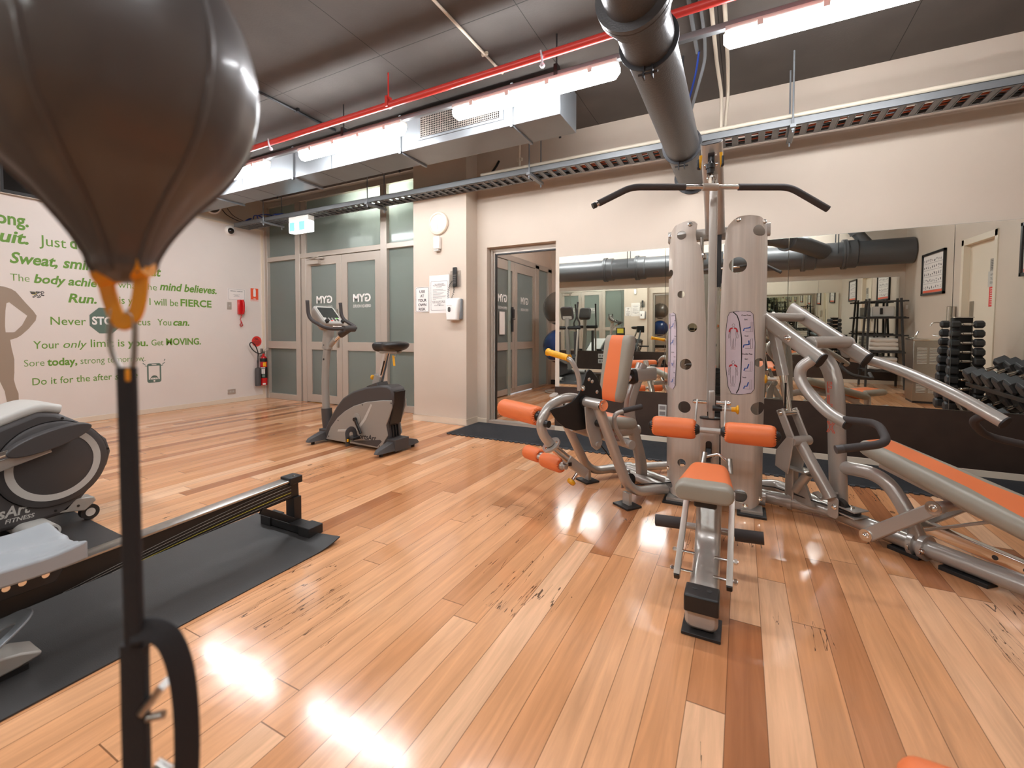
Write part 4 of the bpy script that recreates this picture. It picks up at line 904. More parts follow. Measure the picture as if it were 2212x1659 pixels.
# ---- tower shrouds: bent sheets with a cut outline and round holes
def sheet_y(x, side):
    c, w = (-.30, .15) if side < 0 else (-.01, .145)
    q = (x - c) / w
    return 3.19 + .03 * q * q + (.15 * max(0, abs(q) - .55) ** 2 * 4 if (q * side) > 0 else .01 * max(0, abs(q) - .55))
def evalmesh(o):
    bpy.context.view_layer.update()
    return bpy.data.meshes.new_from_object(o.evaluated_get(bpy.context.evaluated_depsgraph_get()))
def bent_sheet(name, outline, holes, side, m, parent, off=0, th=.006, x0=None, x1=None):
    xs = [p[0] for p in outline]; x0, x1 = min(xs) - .01, max(xs) + .01; n = 36
    sec = [(x0 + (x1 - x0) * i / n) for i in range(n + 1)]
    top = [Vector((x, sheet_y(x, side) - off, 0)) for x in sec]; bot = [Vector((x, sheet_y(x, side) - off + th, 0)) for x in sec]
    loop = top + bot[::-1]
    s = MB().rings([[p + Vector((0, 0, z)) for p in loop] for z in (-.05, 2.0)]).build('tmp_sheet', m)
    cutters = [MB().rings([[(x, y, z) for x, z in outline] for y in (2.9, 3.9)]).build('tmp_cut', m)]
    md = s.modifiers.new('a', 'BOOLEAN'); md.operation = 'INTERSECT'; md.solver = 'EXACT'; md.object = cutters[0]
    if holes:
        hb = MB()
        for x, z, r in holes: hb.cyl((x, 2.9, z), (x, 3.9, z), r, 28)
        cutters.append(hb.build('tmp_cut', m))
        md = s.modifiers.new('b', 'BOOLEAN'); md.operation = 'DIFFERENCE'; md.solver = 'EXACT'; md.object = cutters[1]
    me = evalmesh(s)
    for o in [s] + cutters: bpy.data.objects.remove(o)
    me.name = name; base = wloc(parent)
    for v in me.vertices: v.co -= base
    me.materials.clear(); me.materials.append(m); me.shade_smooth(); me.set_sharp_from_angle(angle=math.radians(38))
    o = bpy.data.objects.new(name, me); COL.objects.link(o); o.parent = parent; return o
OUTL = [(-.459, 1.676), (-.452, 1.76), (-.437, 1.813), (-.4, 1.84), (-.348, 1.856), (-.308, 1.86), (-.28, 1.851), (-.263, 1.834), (-.268, 1.805), (-.273, 1.766), (-.267, 1.72), (-.247, 1.694), (-.236, 1.657), (-.223, 1.521), (-.205, 1.189), (-.19, .582), (-.185, .278), (-.205, .03), (-.276, .022), (-.348, .03), (-.416, .05), (-.447, .1), (-.458, .239), (-.46, .875)]
OUTR = [(-.101, 1.719), (-.097, 1.778), (-.084, 1.806), (-.056, 1.837), (-.022, 1.854), (.034, 1.856), (.096, 1.843), (.121, 1.826), (.129, 1.796), (.136, 1.697), (.137, 1.186), (.131, .61), (.13, .32), (.13, .09), (.113, .05), (.063, .03), (.011, .02), (-.033, .02), (-.072, .04), (-.088, .1), (-.106, .286), (-.112, .588), (-.125, 1.188), (-.117, 1.485)]
sl = bent_sheet('shroud_panel', OUTL, [(-.358, 1.771, .029), (-.357, 1.384, .023), (-.285, 1.165, .029), (-.322, .924, .036), (-.327, .641, .039), (-.34, .268, .026), (-.423, .1, .026), (-.443, 1.534, .03)], -1, M_shroud, gym)
sr = bent_sheet('shroud_panel', OUTR, [(.085, 1.761, .034), (-.028, 1.553, .05), (.098, .947, .027), (.095, .66, .04), (.004, .106, .042)], 1, M_shroud, gym)
STR = [(-.07, 1.258), (-.034, 1.266), (.043, 1.264), (.06, 1.246), (.073, 1.071), (.073, .783), (.056, .758), (-.013, .745), (-.052, .749), (-.071, .789), (-.087, .921), (-.09, 1.128), (-.081, 1.231)]
STL = [(-.446, 1.263), (-.407, 1.266), (-.392, 1.256), (-.382, 1.159), (-.38, .971), (-.386, .782), (-.401, .753), (-.446, .763), (-.452, .874), (-.452, 1.128)]
kr = bent_sheet('instruction_sticker', STR, None, 1, M_label, sr, off=.003, th=.002)
kl = bent_sheet('instruction_sticker', STL, None, -1, M_label, sl, off=.003, th=.002)
def mark(par, side, nm, pts, w, m, closed=False, d=.0045):
    return MB(lambda a, b, c: Vector((a, sheet_y(a, side) - d, b))).sweep([(x, z, 0) for x, z in pts], rrect(w, .001, .0003, 1), up=(0, 0, 1), closed=closed).build(nm, m, par, smooth=False)
def onsheet(o, side, d=.0045):
    base = wloc(o.parent)
    for v in o.data.vertices: v.co.y = sheet_y(v.co.x + base.x, side) - d - base.y
mark(kr, 1, 'border_line', STR, .003, M_ink, True); mark(kl, -1, 'border_line', STL, .003, M_ink, True)
mark(kr, 1, 'divider_line', [(-.05, 1.262), (-.028, 1.24), (-.015, 1.201), (-.001, 1.099), (.001, .983), (-.002, .837), (-.012, .78), (-.025, .752)], .006, M_ink)
mark(kl, -1, 'divider_line', [(-.436, 1.262), (-.431, 1.2), (-.428, 1.1), (-.428, .98), (-.431, .85), (-.438, .77)], .004, M_ink)
for t_, x, z, w in (('Chest Press', -.004, 1.236, .052), ('Start', .012, 1.21, .018), ('Finish', .016, 1.108, .02), ('Shoulder Press', .004, .996, .056), ('Start', .018, .965, .018), ('Finish', .008, .85, .02)):
    onsheet(text('sticker_lettering', t_, M_ink, (x, 0, z), (1, 0, 0), (0, 0, 1), width=w, height=.0095, parent=kr, bold=.015, depth=0), 1)
for t_, x, z, w in (('Lat Pull Down', -.425, 1.243, .03), ('Start', -.398, 1.21, .012), ('Finish', -.396, 1.105, .012), ('Low Row', -.418, .998, .022), ('Start', -.398, .968, .012), ('Finish', -.4, .862, .012)):
    onsheet(text('sticker_lettering', t_, M_ink, (x, 0, z), (1, 0, 0), (0, 0, 1), width=w, height=.008, parent=kl, bold=.015, depth=0), -1)
def body_figure(cx, zt, red):
    s = .001
    mark(kr, 1, 'figure_outline', [(cx + 7.5*s*math.cos(a), zt - 9*s + 9*s*math.sin(a)) for a in [2*PI*i/12 for i in range(12)]], .0013, M_ink, True)
    half = [(3, -18), (4, -22), (17, -27), (22, -34), (24, -56), (27, -74), (26, -92), (21, -90), (20, -70), (17, -52), (15, -40), (14, -60), (16, -84), (13, -110), (13, -135), (9, -152), (12, -160), (3, -160), (3, -140), (2, -112), (0, -92)]
    for sg in (-1, 1): mark(kr, 1, 'figure_outline', [(cx + sg * x * s, zt + z * s) for x, z in half], .0013, M_ink)
    for sg in (-1, 1):
        mark(kr, 1, 'muscle_patch', [(cx + sg * x * s, zt + z * s) for x, z in red], .009, M_redfig)
body_figure(-.047, 1.188, [(4, -28), (16, -31), (21, -42), (22, -52)]); body_figure(-.045, .956, [(6, -26), (15, -29), (21, -38)])
def rower_fig(par, side, cx, cz, pts, s=1.0):
    mark(par, side, 'figure_body', [(cx + x * .001 * s, cz + z * .001 * s) for x, z in pts], .0068 * s, M_bluefig)
    mark(par, side, 'machine_outline', [(cx + x * .001 * s, cz + z * .001 * s) for x, z in ((14, -26), (14, 32), (24, 34), (24, -26), (-16, -26))], .0014, M_ink)
lay, sit = [(-26, -22), (-22, -6), (-4, -4), (6, -2), (12, 4)], [(-20, -24), (-14, -8), (-2, -8), (2, 4), (6, 18)]
for z, p in ((1.165, lay), (1.062, lay + [(6, -2), (4, 22)]), (.92, sit), (.808, sit)): rower_fig(kr, 1, .035, z, p)
for z, p in ((1.18, sit), (1.07, sit), (.92, [(-8, 10), (0, -14), (8, 12)]), (.81, [(-14, -14), (2, -12), (6, 14)])): rower_fig(kl, -1, -.41, z, p, .8)
for z0, z1 in ((1.16, 1.19), (.90, .93)): mark(kl, -1, 'muscle_patch', [(-.441, z0), (-.441, z1)], .006, M_redfig)
b = MB()
for x, z, sd in ((-.438, 1.79, -1), (-.306, 1.835, -1), (-.03, 1.832, 1), (.112, 1.82, 1), (.035, .05, 1), (.115, .08, 1), (-.43, .2, -1)): bolt(b, (x, sheet_y(x, sd), z), (0, -1, 0), .009)
b.build('shroud_bolt', M_chrome, gym)
# ---- inner tower: uprights, head beam, guide rods, weight stack
MB().sweep([(-.46, 3.36, 1.79), (.15, 3.36, 1.79)], rrect(.07, .075, .01)).sweep([(-.46, 3.36, .06), (.15, 3.36, .06)], rrect(.08, .08, .02)).sweep([(-.40, 3.42, .06), (-.40, 3.42, 1.79)], rrect(.05, .05, .008)).sweep([(.08, 3.42, .06), (.08, 3.42, 1.79)], rrect(.05, .05, .008)).build('tower_frame', M_frame, gym)
for x in (-.245, -.075):
    MB().cyl((x, 3.33, .1), (x, 3.33, 1.77), .0125, 16).lathe([(.022, 1.62), (.03, 1.63), (.03, 1.65), (.022, 1.66)], (x, 3.33, 0)).build('guide_rod', M_chrome, gym)
for i in range(15):
    MB().b2((-.30, 3.28, .16 + i * .032), (-.02, 3.38, .189 + i * .032)).build('weight_plate', M_rubber, gym, bev=.003)
MB().cyl((-.145, 3.29, 1.5), (-.145, 3.33, 1.5), .05, 28).b2((-.165, 3.285, 1.43), (-.125, 3.29, 1.77)).build('upper_pulley', M_black, gym)
for x in (-.38, .06):
    MB().b2((x - .07, 3.13, 0), (x + .09, 3.32, .014)).build('floor_plate', M_rubber, gym, bev=.002)
    MB().b2((x - .05, 3.16, .014), (x + .07, 3.3, .03)).build('foot_block', M_frame, gym)
# ---- lat boom and its front pole
bm_path = fillet([(-.165, 3.30, 1.79), (-.166, 3.10, 2.02), (-.172, 2.92, 2.235)], .1, 6)
MB().sweep(bm_path, stad(.118, .062), up=(0, -.6, .5)).build('boom', M_frame, gym)
T_ = Vector((-.172, 2.92, 2.235)); dr = (Vector(bm_path[-1]) - Vector(bm_path[-2])).normalized()
MB().sweep([T_ - dr * .004, T_ + dr * .003], stad(.108, .054), up=(0, -.6, .5)).build('boom_cap', M_rubber, gym)
pu = MB().cyl((-.187, 2.925, 2.125), (-.155, 2.925, 2.125), .052, 28).build('boom_pulley', M_black, gym)
for s in (-1, 1): MB().lathe([(.006, 0), (.014, .002), (.012, .014)], (-.171 + s * .022, 2.90, 2.10), (s, 0, 0)).build('pulley_bolt', M_chrome, pu)
for s in (-1, 1):
    h = MB().sweep([(-.172 + s * .052, 2.88, 2.155), (-.172 + s * .058, 2.865, 2.07)], rrect(.016, .01, .003), up=(0, 1, 0)).build('bar_hook', M_yellow, gym, bev=.002)
    MB().sweep(fillet([(-.172 + s * .057, 2.868, 2.075), (-.172 + s * .064, 2.84, 2.07), (-.172 + s * .064, 2.838, 2.12)], .01), rrect(.012, .012, .004)).build('hook_tip', M_dark, h)
MB().sweep([(-.158, 2.985, .66), (-.160, 2.985, 2.06)], rrect(.05, .045, .008)).build('front_pole', M_frame, gym)
# ---- low row / pulldown station
MB().sweep([(-.162, 2.99, .05), (-.162, 2.99, .615)], stad(.108, .07), up=(0, 1, 0)).build('oval_post', M_frame, gym)
MB().sweep([(-.162, 2.99, .612), (-.162, 2.99, .622)], stad(.114, .076), up=(0, 1, 0)).build('post_cap', M_rubber, gym)
MB().sweep([(-.164, 2.953, .43), (-.164, 2.951, .43)], stad(.034, .11), up=(0, 0, 1)).cyl((-.176, 2.96, .40), (-.152, 2.96, .40), .045, 24).build('low_pulley', M_black, gym)
MB().sweep(fillet([(-.118, 1.84, .075), (-.128, 2.33, .075), (-.128, 2.42, .35)], .14, 8), rrect(.112, .085, .03), up=(0, 0, 1)).sweep([(-.128, 2.3, .07), (-.15, 3.3, .07)], rrect(.1, .08, .03)).build('row_beam', M_frame, gym)
MB().sweep([(-.118, 1.815, .07), (-.118, 1.845, .07)], rrect(.115, .11, .03)).build('beam_end', M_frame, gym, bev=.012)
bk = MB().b2((-.178, 1.80, .085), (-.058, 1.90, .15)).build('heel_block', M_black, gym, bev=.006)
for x in (-.143, -.093): MB().cyl((x, 1.86, .1495), (x, 1.86, .1508), .01).build('block_hole', M_rubber, bk)
MB().b2((-.185, 1.79, 0), (-.05, 1.93, .012)).build('floor_plate', M_rubber, gym, bev=.002)
for x in (-.225, -.028):
    r_ = MB().sweep([(x, 1.99, .115), (x, 2.42, .355)], rrect(.024, .03, .002)).build('seat_rail', M_alu, gym)
    MB().sweep([(x, 1.985, .112), (x, 1.99, .115)], rrect(.02, .026, .002)).build('rail_plug', M_black, r_)
    s = -1 if x < -.1 else 1
    for y, z in ((2.02, .13), (2.10, .175)):
        MB().cyl((x - s * .06, y, z), (x + s * .03, y, z), .007).lathe([(.012, 0), (.012, .012), (.008, .014)], (x + s * .014, y, z), (s, 0, 0), 6).build('rail_bolt', M_chrome, r_)
fb = MB().cyl((-.37, 2.4, .17), (.10, 2.4, .178), .016).build('foot_bar', M_frame, gym)
for a, c in ((-.375, -.245), (-.015, .105)): MB().cyl((a, 2.4, .17), (c, 2.4, .178), .029, 20).build('rubber_grip', M_foam, fb)
T = frame((-.137, 2.335, .425), (0, 1, 0), (-1, 0, 0))
st = pad(T, .40, .25, .09, lambda t: .0, lambda t, j: 1 if t < .16 else 0, wfn=lambda t: .25 - .075 * t, endr=.045).build('seat_cushion', [M_orange, M_gvinyl], gym)
MB().b2((-.18, 2.19, .345), (-.085, 2.5, .384)).build('seat_plate', M_black, gym, bev=.01)
# thigh rollers
for a, c in ((-.455, -.225), (-.072, .165)): roller((a, 2.78, .582), (c, 2.78, .582), .058, gym)
MB().cyl((-.23, 2.78, .582), (-.07, 2.78, .582), .016).build('roller_bar', M_frame, gym)
for x in (-.226, -.076):
    MB().sweep(spline([(x, 2.78, .54), (x, 2.785, .60), (x, 2.82, .66), (x, 2.90, .73)], 5), rrect(.008, .03, .002)).build('roller_arm', M_frame, gym)
    s = -1 if x < -.1 else 1
    bolt(MB().cyl((x - s * .05, 2.92, .722), (x + s * .012, 2.92, .722), .012), (x + s * .012, 2.92, .722), (s, 0, 0)).build('arm_pivot', M_chrome, gym)
MB().b2((-.17, 2.945, .62), (-.135, 2.965, .79)).build('height_plate', M_frame, gym, bev=.01)
kn = MB().cyl((-.145, 2.93, .688), (-.095, 2.93, .688), .016).build('knob_sleeve', M_black, gym)
MB().cyl((-.095, 2.93, .688), (-.045, 2.93, .688), .012).build('knob_stem', M_alu, gym)
MB().lathe([(.014, 0), (.014, .02), (.026, .03), (.026, .036), (.012, .04)], (-.046, 2.93, .688), (1, 0, 0)).build('pull_knob', M_yellow, gym)
# ---- leg extension station: a forward (facing), b sideways, c up
U, F_ = Vector((.819, -.574, 0)), Vector((-.574, -.819, 0))
T = frame((-.85, 3.12, 0), F_, U)
W3 = lambda s, k, z: T(s, k, z)
oval = stad(.07, .045)
MB(T).sweep(fillet([(.262, .26, .685), (-.01, .26, .09), (-.33, .26, .06)], .12, 8), stad(.06, .075), up=(0, 1, 0)).build('leg_frame', M_frame, gym)
MB(T).sweep(fillet([(.14, -.26, .48), (-.085, -.26, .07), (-.5, -.26, .06)], .12, 8), stad(.06, .075), up=(0, 1, 0)).build('leg_frame', M_frame, gym)
MB(T).sweep([(.24, -.26, .68), (.14, -.26, .48)], stad(.06, .075), up=(0, 1, 0)).build('leg_upper', M_frame, gym)
MB(T).sweep([(-.30, -.26, .06), (-.85, -.12, .06)], stad(.075, .06)).sweep([(-.33, .26, .06), (-.36, -.26, .06)], stad(.075, .06)).build('base_tube', M_frame, gym)
MB().sweep([W3(-.44, -.23, .06), (-.36, 3.36, .06)], stad(.075, .06)).build('base_tube', M_frame, gym)
for s_, k_ in ((.01, .26), (-.07, -.26)):
    MB(T).b2((s_ - .06, k_ - .07, 0), (s_ + .06, k_ + .07, .014)).build('floor_plate', M_rubber, gym, bev=.002)
    MB(T).b2((s_ - .012, k_ - .03, .012), (s_ + .012, k_ + .03, .09)).build('foot_web', M_frame, gym)
# seat post and backrest
MB(T).sweep(fillet([(-.37, 0, .06), (-.36, 0, .2), (-.22, 0, .58), (-.36, 0, .9)], .12, 7), rrect(.062, .075, .02), up=(1, 0, 0)).build('back_post', M_frame, gym)
MB(T).sweep(fillet([(-.33, 0, .42), (.05, 0, .42), (.26, 0, .5)], .1, 6), stad(.06, .07)).sweep([(-.02, -.27, .40), (-.02, .27, .40)], circ(.03)).build('seat_beam', M_frame, gym)
Tb = frame(W3(-.115, 0, .88), (F_ * -.17 + Vector((0, 0, .985))), U, F_ * .985 + Vector((0, 0, .17)))
pad(Tb, .47, .27, .075, lambda t: .075 - .02 * abs(t - .35), wfn=lambda t: .235 + .05 * t, endr=.07).build('backrest', [M_orange, M_gvinyl], gym)
MB(T).sweep([(-.17, 0, .80), (-.30, 0, .82)], circ(.034, 20)).build('adjuster_bar', M_chrome, gym)
MB(T).sweep([(-.245, 0, .815), (-.275, 0, .82)], rrect(.1, .11, .03)).build('adjuster_collar', M_black, gym)
MB(T).sweep([(-.27, 0, .82), (-.47, 0, .83)], rrect(.075, .1, .02)).build('adjuster_sleeve', M_frame, gym)
MB(T).b2((-.155, -.07, .74), (-.148, .07, .92)).build('back_plate', M_frame, gym, bev=.004)
MB(T).lathe([(.012, 0), (.012, .03), (.022, .04), (.022, .052)], (-.33, -.05, .85), (0, -1, 0)).build('pull_knob', M_yellow, gym)
pad(frame(W3(.03, 0, .525), F_ * .99 + Vector((0, 0, .12)), -U, F_ * -.12 + Vector((0, 0, .99))), .40, .34, .085, lambda t: .13, endr=.05).build('seat_cushion', [M_orange, M_gvinyl], gym)
# black cam, pivot tube and crank
cam2 = [(.238, .895), (.215, .885), (.165, .83), (.132, .76), (.125, .68), (.15, .60), (.20, .54), (.265, .508), (.34, .504), (.42, .53), (.48, .575), (.525, .635), (.532, .652), (.505, .662), (.44, .668), (.37, .69), (.32, .735), (.285, .80), (.262, .87)]
MB(T).rings([[(s, k, z) for s, z in cam2] for k in (.135, .147)]).build('cam_disc', M_black, gym, bev=.003)
b = MB(T)
for s, z in ((.24, .83), (.215, .815), (.175, .745)): b.lathe([(.012, 0), (.012, .003), (.007, .006)], (s, .147, z), (0, 1, 0))
b.build('cam_rivet', M_chrome, gym)
MB(T).cyl((.272, .15, .688), (.272, .325, .688), .034, 24).build('pivot_tube', M_frame, gym)
MB(T).cyl((.272, .323, .688), (.272, .333, .688), .0345, 24).cyl((.272, .333, .688), (.272, .337, .688), .018, 16).build('pivot_cap', M_chrome, gym)
MB(T).cyl((.272, .147, .688), (.272, .165, .688), .042, 24).build('pivot_collar', M_black, gym)
cr2 = [(.30, .66), (.285, .52), (.24, .40), (.20, .37), (.165, .385), (.155, .42), (.19, .55), (.235, .67)]
MB(T).rings([[(s, k, z) for s, z in cr2] for k in (.175, .187)]).build('crank_plate', M_frame, gym, bev=.004)
MB(T).cyl((.195, .187, .41), (.195, .2, .41), .018).build('crank_bolt', M_frame, gym)
MB(T).cyl((.20, .18, .55), (.20, .25, .55), .024).build('stop_bumper', M_black, gym)
MB(T).cyl((.20, .25, .55), (.20, .254, .55), .012).build('bumper_bolt', M_chrome, gym)
MB(T).tube([(.17, .19, .40), (-.12, .14, .10), (-.2, .1, .09)], .004, 8).build('cable', M_black, gym)
pl = MB(T).cyl((-.13, .10, .11), (-.13, .135, .11), .05, 24).build('floor_pulley', M_black, gym)
MB(T).b2((-.17, .09, .05), (-.09, .096, .17)).build('pulley_bracket', M_frame, pl, bev=.004)
MB().tube([W3(-.16, .115, .07), (-.42, 3.27, .1), (-.36, 3.32, .11)], .004, 8).build('cable', M_black, gym)
# swing arm, flange, telescopic shin arm, rollers
MB(T).sweep(spline([(.285, .1, .70), (.36, .1, .712), (.44, .1, .70), (.52, .1, .655), (.57, .1, .57), (.555, .1, .495), (.505, .1, .43)], 8), circ(.031, 18)).build('swing_arm', M_frame, gym)
fl = MB(T).lathe([(.062, -.006), (.062, .006)], (.495, .1, .42), (-.62, 0, -.78), 30).build('arm_flange', M_frame, gym)
b = MB(T)
for dx, dk in ((.04, 0), (-.03, .035), (-.03, -.035)): bolt(b, (.495 + dx * .78, .1 + dk, .42 - dx * .62), (.62, 0, .78), .008)
b.build('flange_bolt', M_chrome, fl)
MB(T).sweep([(.49, .1, .415), (.34, .1, .285)], rrect(.044, .05, .006)).build('inner_arm', M_chrome, gym)
MB(T).sweep([(.375, .1, .315), (.235, .1, .205)], rrect(.056, .062, .006)).build('outer_sleeve', M_frame, gym)
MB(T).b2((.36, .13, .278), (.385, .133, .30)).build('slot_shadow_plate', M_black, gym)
kb = MB(T).cyl((.285, .1, .22), (.335, .1, .165), .012).build('knob_stem', M_chrome, gym)
MB(T).lathe([(.02, 0), (.028, .006), (.028, .022), (.018, .03)], (.33, .1, .172), (.67, 0, -.74)).build('pull_knob', M_yellow, gym)
roller(W3(.557, .05, .60), W3(.60, -.36, .60), .062, gym)
MB(T).cyl((.555, .1, .60), (.557, .05, .60), .02).build('roller_stub', M_frame, gym)
MB(T).cyl((.56, .135, .568), (.552, .16, .568), .022).build('arm_bumper', M_black, gym)
for k0, k1 in ((.06, -.13), (-.2, -.36)): roller(W3(.385, k0, .262), W3(.41, k1, .262), .05, gym, hub=M_frame)
MB(T).cyl((.38, .1, .262), (.41, -.22, .262), .016).build('roller_bar', M_frame, gym)
# yellow topped handle beside the seat, black side grip
hb = MB(T).sweep(fillet([(.30, .13, .76), (.315, .14, .86), (.35, .11, .955), (.36, .08, .965)], .06, 7), circ(.0155)).build('side_handle', M_frame, gym)
gb = MB(T); gp = [Vector((.352, .085, .966)), Vector((.395, -.10, 1.0))]; n_ = 14
gb.sweep([gp[0].lerp(gp[1], i / 28) for i in range(29)], circ(.0205, 18), scale=[1.3 if i in (0, 27, 28) else (1.08 if i % 3 else .98) for i in range(29)]); gb.build('handle_grip', M_yellow, hb)
bolt(MB(T), (.29, .15, .775), (0, 1, 0)).build('handle_bolt', M_chrome, hb)
for k_ in (.262, -.262):
    g_ = MB(T).sweep(fillet([(.02, k_ * .9, .41), (.12, k_, .53), (.13, k_, .615), (-.05, k_, .64)], .05, 6), circ(.0145)).build('seat_handle', M_frame, gym)
    MB(T).sweep([(.06, k_, .628), (-.10, k_, .645)], circ(.0175)).build('handle_grip', M_foam, g_)
# ---- press station: a along the bench, b across, c up
Wd, Vd = Vector((.707, -.707, 0)), Vector((.707, .707, 0))
T = frame((.75, 3.03, 0), Wd, Vd); P3 = lambda s, k, z: T(s, k, z)
sec = stad(.085, .065)
MB().sweep(fillet([(.06, 3.40, .07), P3(-.40, 0, .07), P3(.09, 0, .06)], .1), circ(.042, 20)).build('base_tube', M_frame, gym)
MB(T).sweep([(.10, 0, .062), (1.35, 0, .06)], circ(.042, 20)).build('base_tube', M_frame, gym)
MB().sweep(fillet([(.08, 3.52, .08), (.22, 3.62, .08), P3(-.36, .02, .07)], .06), circ(.042, 20)).build('base_tube', M_frame, gym)
for s_ in (.06, .105): MB(T).lathe([(.062, -.011), (.062, .011)], (s_, 0, .062), (1, 0, 0), 30).build('joint_flange', M_frame, gym)
bolt(bolt(MB(T), (.07, -.055, .06), (-1, 0, 0)), (.118, -.055, .06), (1, 0, 0)).build('flange_bolt', M_chrome, gym)
MB().lathe([(.052, -.012), (.052, .012)], Vector((.06, 3.40, .07)).lerp(P3(-.40, 0, .07), .55), P3(-.40, 0, .07) - Vector((.06, 3.40, .07)), 30).build('joint_flange', M_frame, gym)
for s0, s1 in ((-.04, .1), (.18, .36), (1.15, 1.3)): MB(T).b2((s0, -.045, 0), (s1, .03, .02)).build('floor_plate', M_rubber, gym, bev=.002)
# lettered column, curved over at the top
MB(T).sweep(fillet([(-.325, 0, .09), (-.345, 0, .45), (-.36, 0, .80), (-.40, 0, .94), (-.49, 0, 1.02)], .16, 8), stad(.095, .075), up=(0, 1, 0)).build('press_column', M_frame, gym)
ax_ = Vector((-.02, 0, 1)).normalized()
for i, ch in enumerate('FLEX'):
    z = .80 - i * .078; s_ = -.2935 - .066 * (z - .45) / .4 * .35
    cu = bpy.data.curves.new('l', 'FONT'); cu.body = ch; cu.resolution_u = 2; cu.offset = .02
    tmp = bpy.data.objects.new('tmp', cu); COL.objects.link(tmp); me0 = evalmesh(tmp); bpy.data.objects.remove(tmp)
    bm0 = bmesh.new(); bm0.from_mesh(me0); bmesh.ops.remove_doubles(bm0, verts=bm0.verts, dist=1e-4)
    edges = [e for e in bm0.edges if len(e.link_faces) == 1]; nxt = {}
    for e in edges: nxt.setdefault(e.verts[0], []).append(e.verts[1]); nxt.setdefault(e.verts[1], []).append(e.verts[0])
    seen = set(); xs = [v.co.x for v in bm0.verts]; xm = (min(xs) + max(xs)) / 2
    bb = MB(T)
    for v0 in list(nxt):
        if v0 in seen: continue
        loop = [v0]; seen.add(v0); cur = v0
        while True:
            n2 = [q for q in nxt[cur] if q not in seen]
            if not n2: break
            cur = n2[0]; seen.add(cur); loop.append(cur)
        # the letters stand on the column side that faces the low row seat (b = -.0395)
        pts = [(s_ - .055 + (v.co.x - xm) * .062 + .0, -.0395, z + v.co.y * .088 - .02) for v in loop]
        bb.sweep(pts, rrect(.0035, .0012, .0003, 1), up=(0, 1, 0), closed=True)
    bm0.free(); bb.build('column_lettering', M_orangeline, gym, smooth=False)
# rocker: two side rails joined by cross tubes
for k_ in (-.20, .16):
    MB(T).sweep([(-.80, k_, 1.30), (-.30, k_, .975)], stad(.09, .052), up=(0, 1, 0)).build('rocker_rail', M_frame, gym)
    MB(T).sweep([(-.302, k_, .9765), (-.296, k_, .9725)], stad(.093, .055), up=(0, 1, 0)).build('rail_cap', M_rubber, gym)
MB(T).cyl((-.70, -.2, 1.235), (-.70, .16, 1.235), .028).build('rocker_cross_tube', M_frame, gym)
MB(T).cyl((-.405, -.15, 1.075), (-.405, .15, 1.075), .036, 24).build('rocker_pivot_tube', M_frame, gym)
for k_ in (-.15, .15): MB(T).rings([[(-.405 + x, kk_, 1.045 + z) for x, z in rrect(.085, .13, .04, 6)] for kk_ in (k_ - .006, k_ + .006)]).build('pivot_plate', M_frame, gym, bev=.003)
bolt(MB(T), (-.49, -.227, 1.10), (0, -1, 0), .014, .02).build('rail_bolt', M_chrome, gym)
# hand arms and grips
def armset(k, sgn, pts, grip):
    a = MB(T).sweep(spline(pts, 8), circ(.031, 20)).build('press_arm', M_frame, gym)
    e, e0 = Vector(pts[-1]), Vector(pts[-2]); d = (e - e0).normalized()
    MB(T).cyl(e - d * .002, e + d * .006, .032).build('arm_cap', M_rubber, a)
    g = MB(T).sweep(fillet(grip, .06, 7), circ(.0185)).build('grip_bar', M_foam, a)
    MB(T).cyl(grip[-1], Vector(grip[-1]) + (Vector(grip[-1]) - Vector(grip[-2])).normalized() * .03, .0195).build('grip_cap', M_cpanel, g)
armset(-.25, -1, [(-.33, -.225, .98), (-.375, -.25, .93), (-.375, -.255, .86), (-.32, -.25, .785), (-.215, -.25, .70), (-.11, -.25, .655)], [(-.135, -.25, .675), (.07, -.30, .695), (.19, -.42, .635), (.10, -.57, .60)])
armset(.25, 1, [(-.42, .20, .985), (-.33, .245, .965), (-.17, .25, .915), (.06, .25, .815), (.26, .25, .705)], [(.20, .25, .735), (.13, .26, .69), (.12, .40, .60), (.26, .54, .56), (.36, .44, .60)])
# telescopic link with chrome tube and yellow knob, lower yoke, pulleys
lk = MB(T).sweep([(-.69, -.13, 1.20), (-.60, -.13, .86)], rrect(.055, .05, .012), up=(0, 1, 0)).build('link_sleeve', M_frame, gym)
bolt(MB(T).cyl((-.69, -.10, 1.19), (-.69, -.235, 1.19), .03), (-.69, -.235, 1.19), (0, -1, 0)).build('link_pivot', M_frame, lk)
MB(T).sweep([(-.60, -.13, .87), (-.555, -.13, .63)], circ(.023, 20)).build('link_rod', M_chrome, gym)
MB(T).b2((-.565, -.156, .66), (-.555, -.15, .82)).build('rod_slot_plate', M_black, gym)
kb = MB(T).cyl((-.62, -.16, .835), (-.66, -.20, .835), .012).build('knob_stem', M_alu, gym)
MB(T).lathe([(.016, 0), (.028, .008), (.028, .026), (.018, .034)], (-.655, -.195, .835), (-.7, -.7, 0)).build('pull_knob', M_yellow, gym)
MB(T).cyl((-.55, -.19, .635), (-.55, -.07, .635), .018).build('yoke_pin', M_chrome, gym)
for k_ in (-.19, -.08):
    MB(T).sweep([(-.565, k_, .655), (-.475, k_, .47)], rrect(.012, .05, .004), up=(1, 0, 0)).build('yoke_plate', M_frame, gym, bev=.003)
    bolt(MB(T), (-.555, k_ - .006, .635), (0, -1, 0)).build('plate_bolt', M_chrome, gym)
    MB(T).rings([[(s, kk_, z) for s, z in ((-.50, .50), (-.455, .50), (-.47, .38), (-.49, .27), (-.58, .30), (-.575, .40))] for kk_ in (k_ - .016, k_ - .006)]).build('yoke_bracket', M_frame, gym, bev=.004)
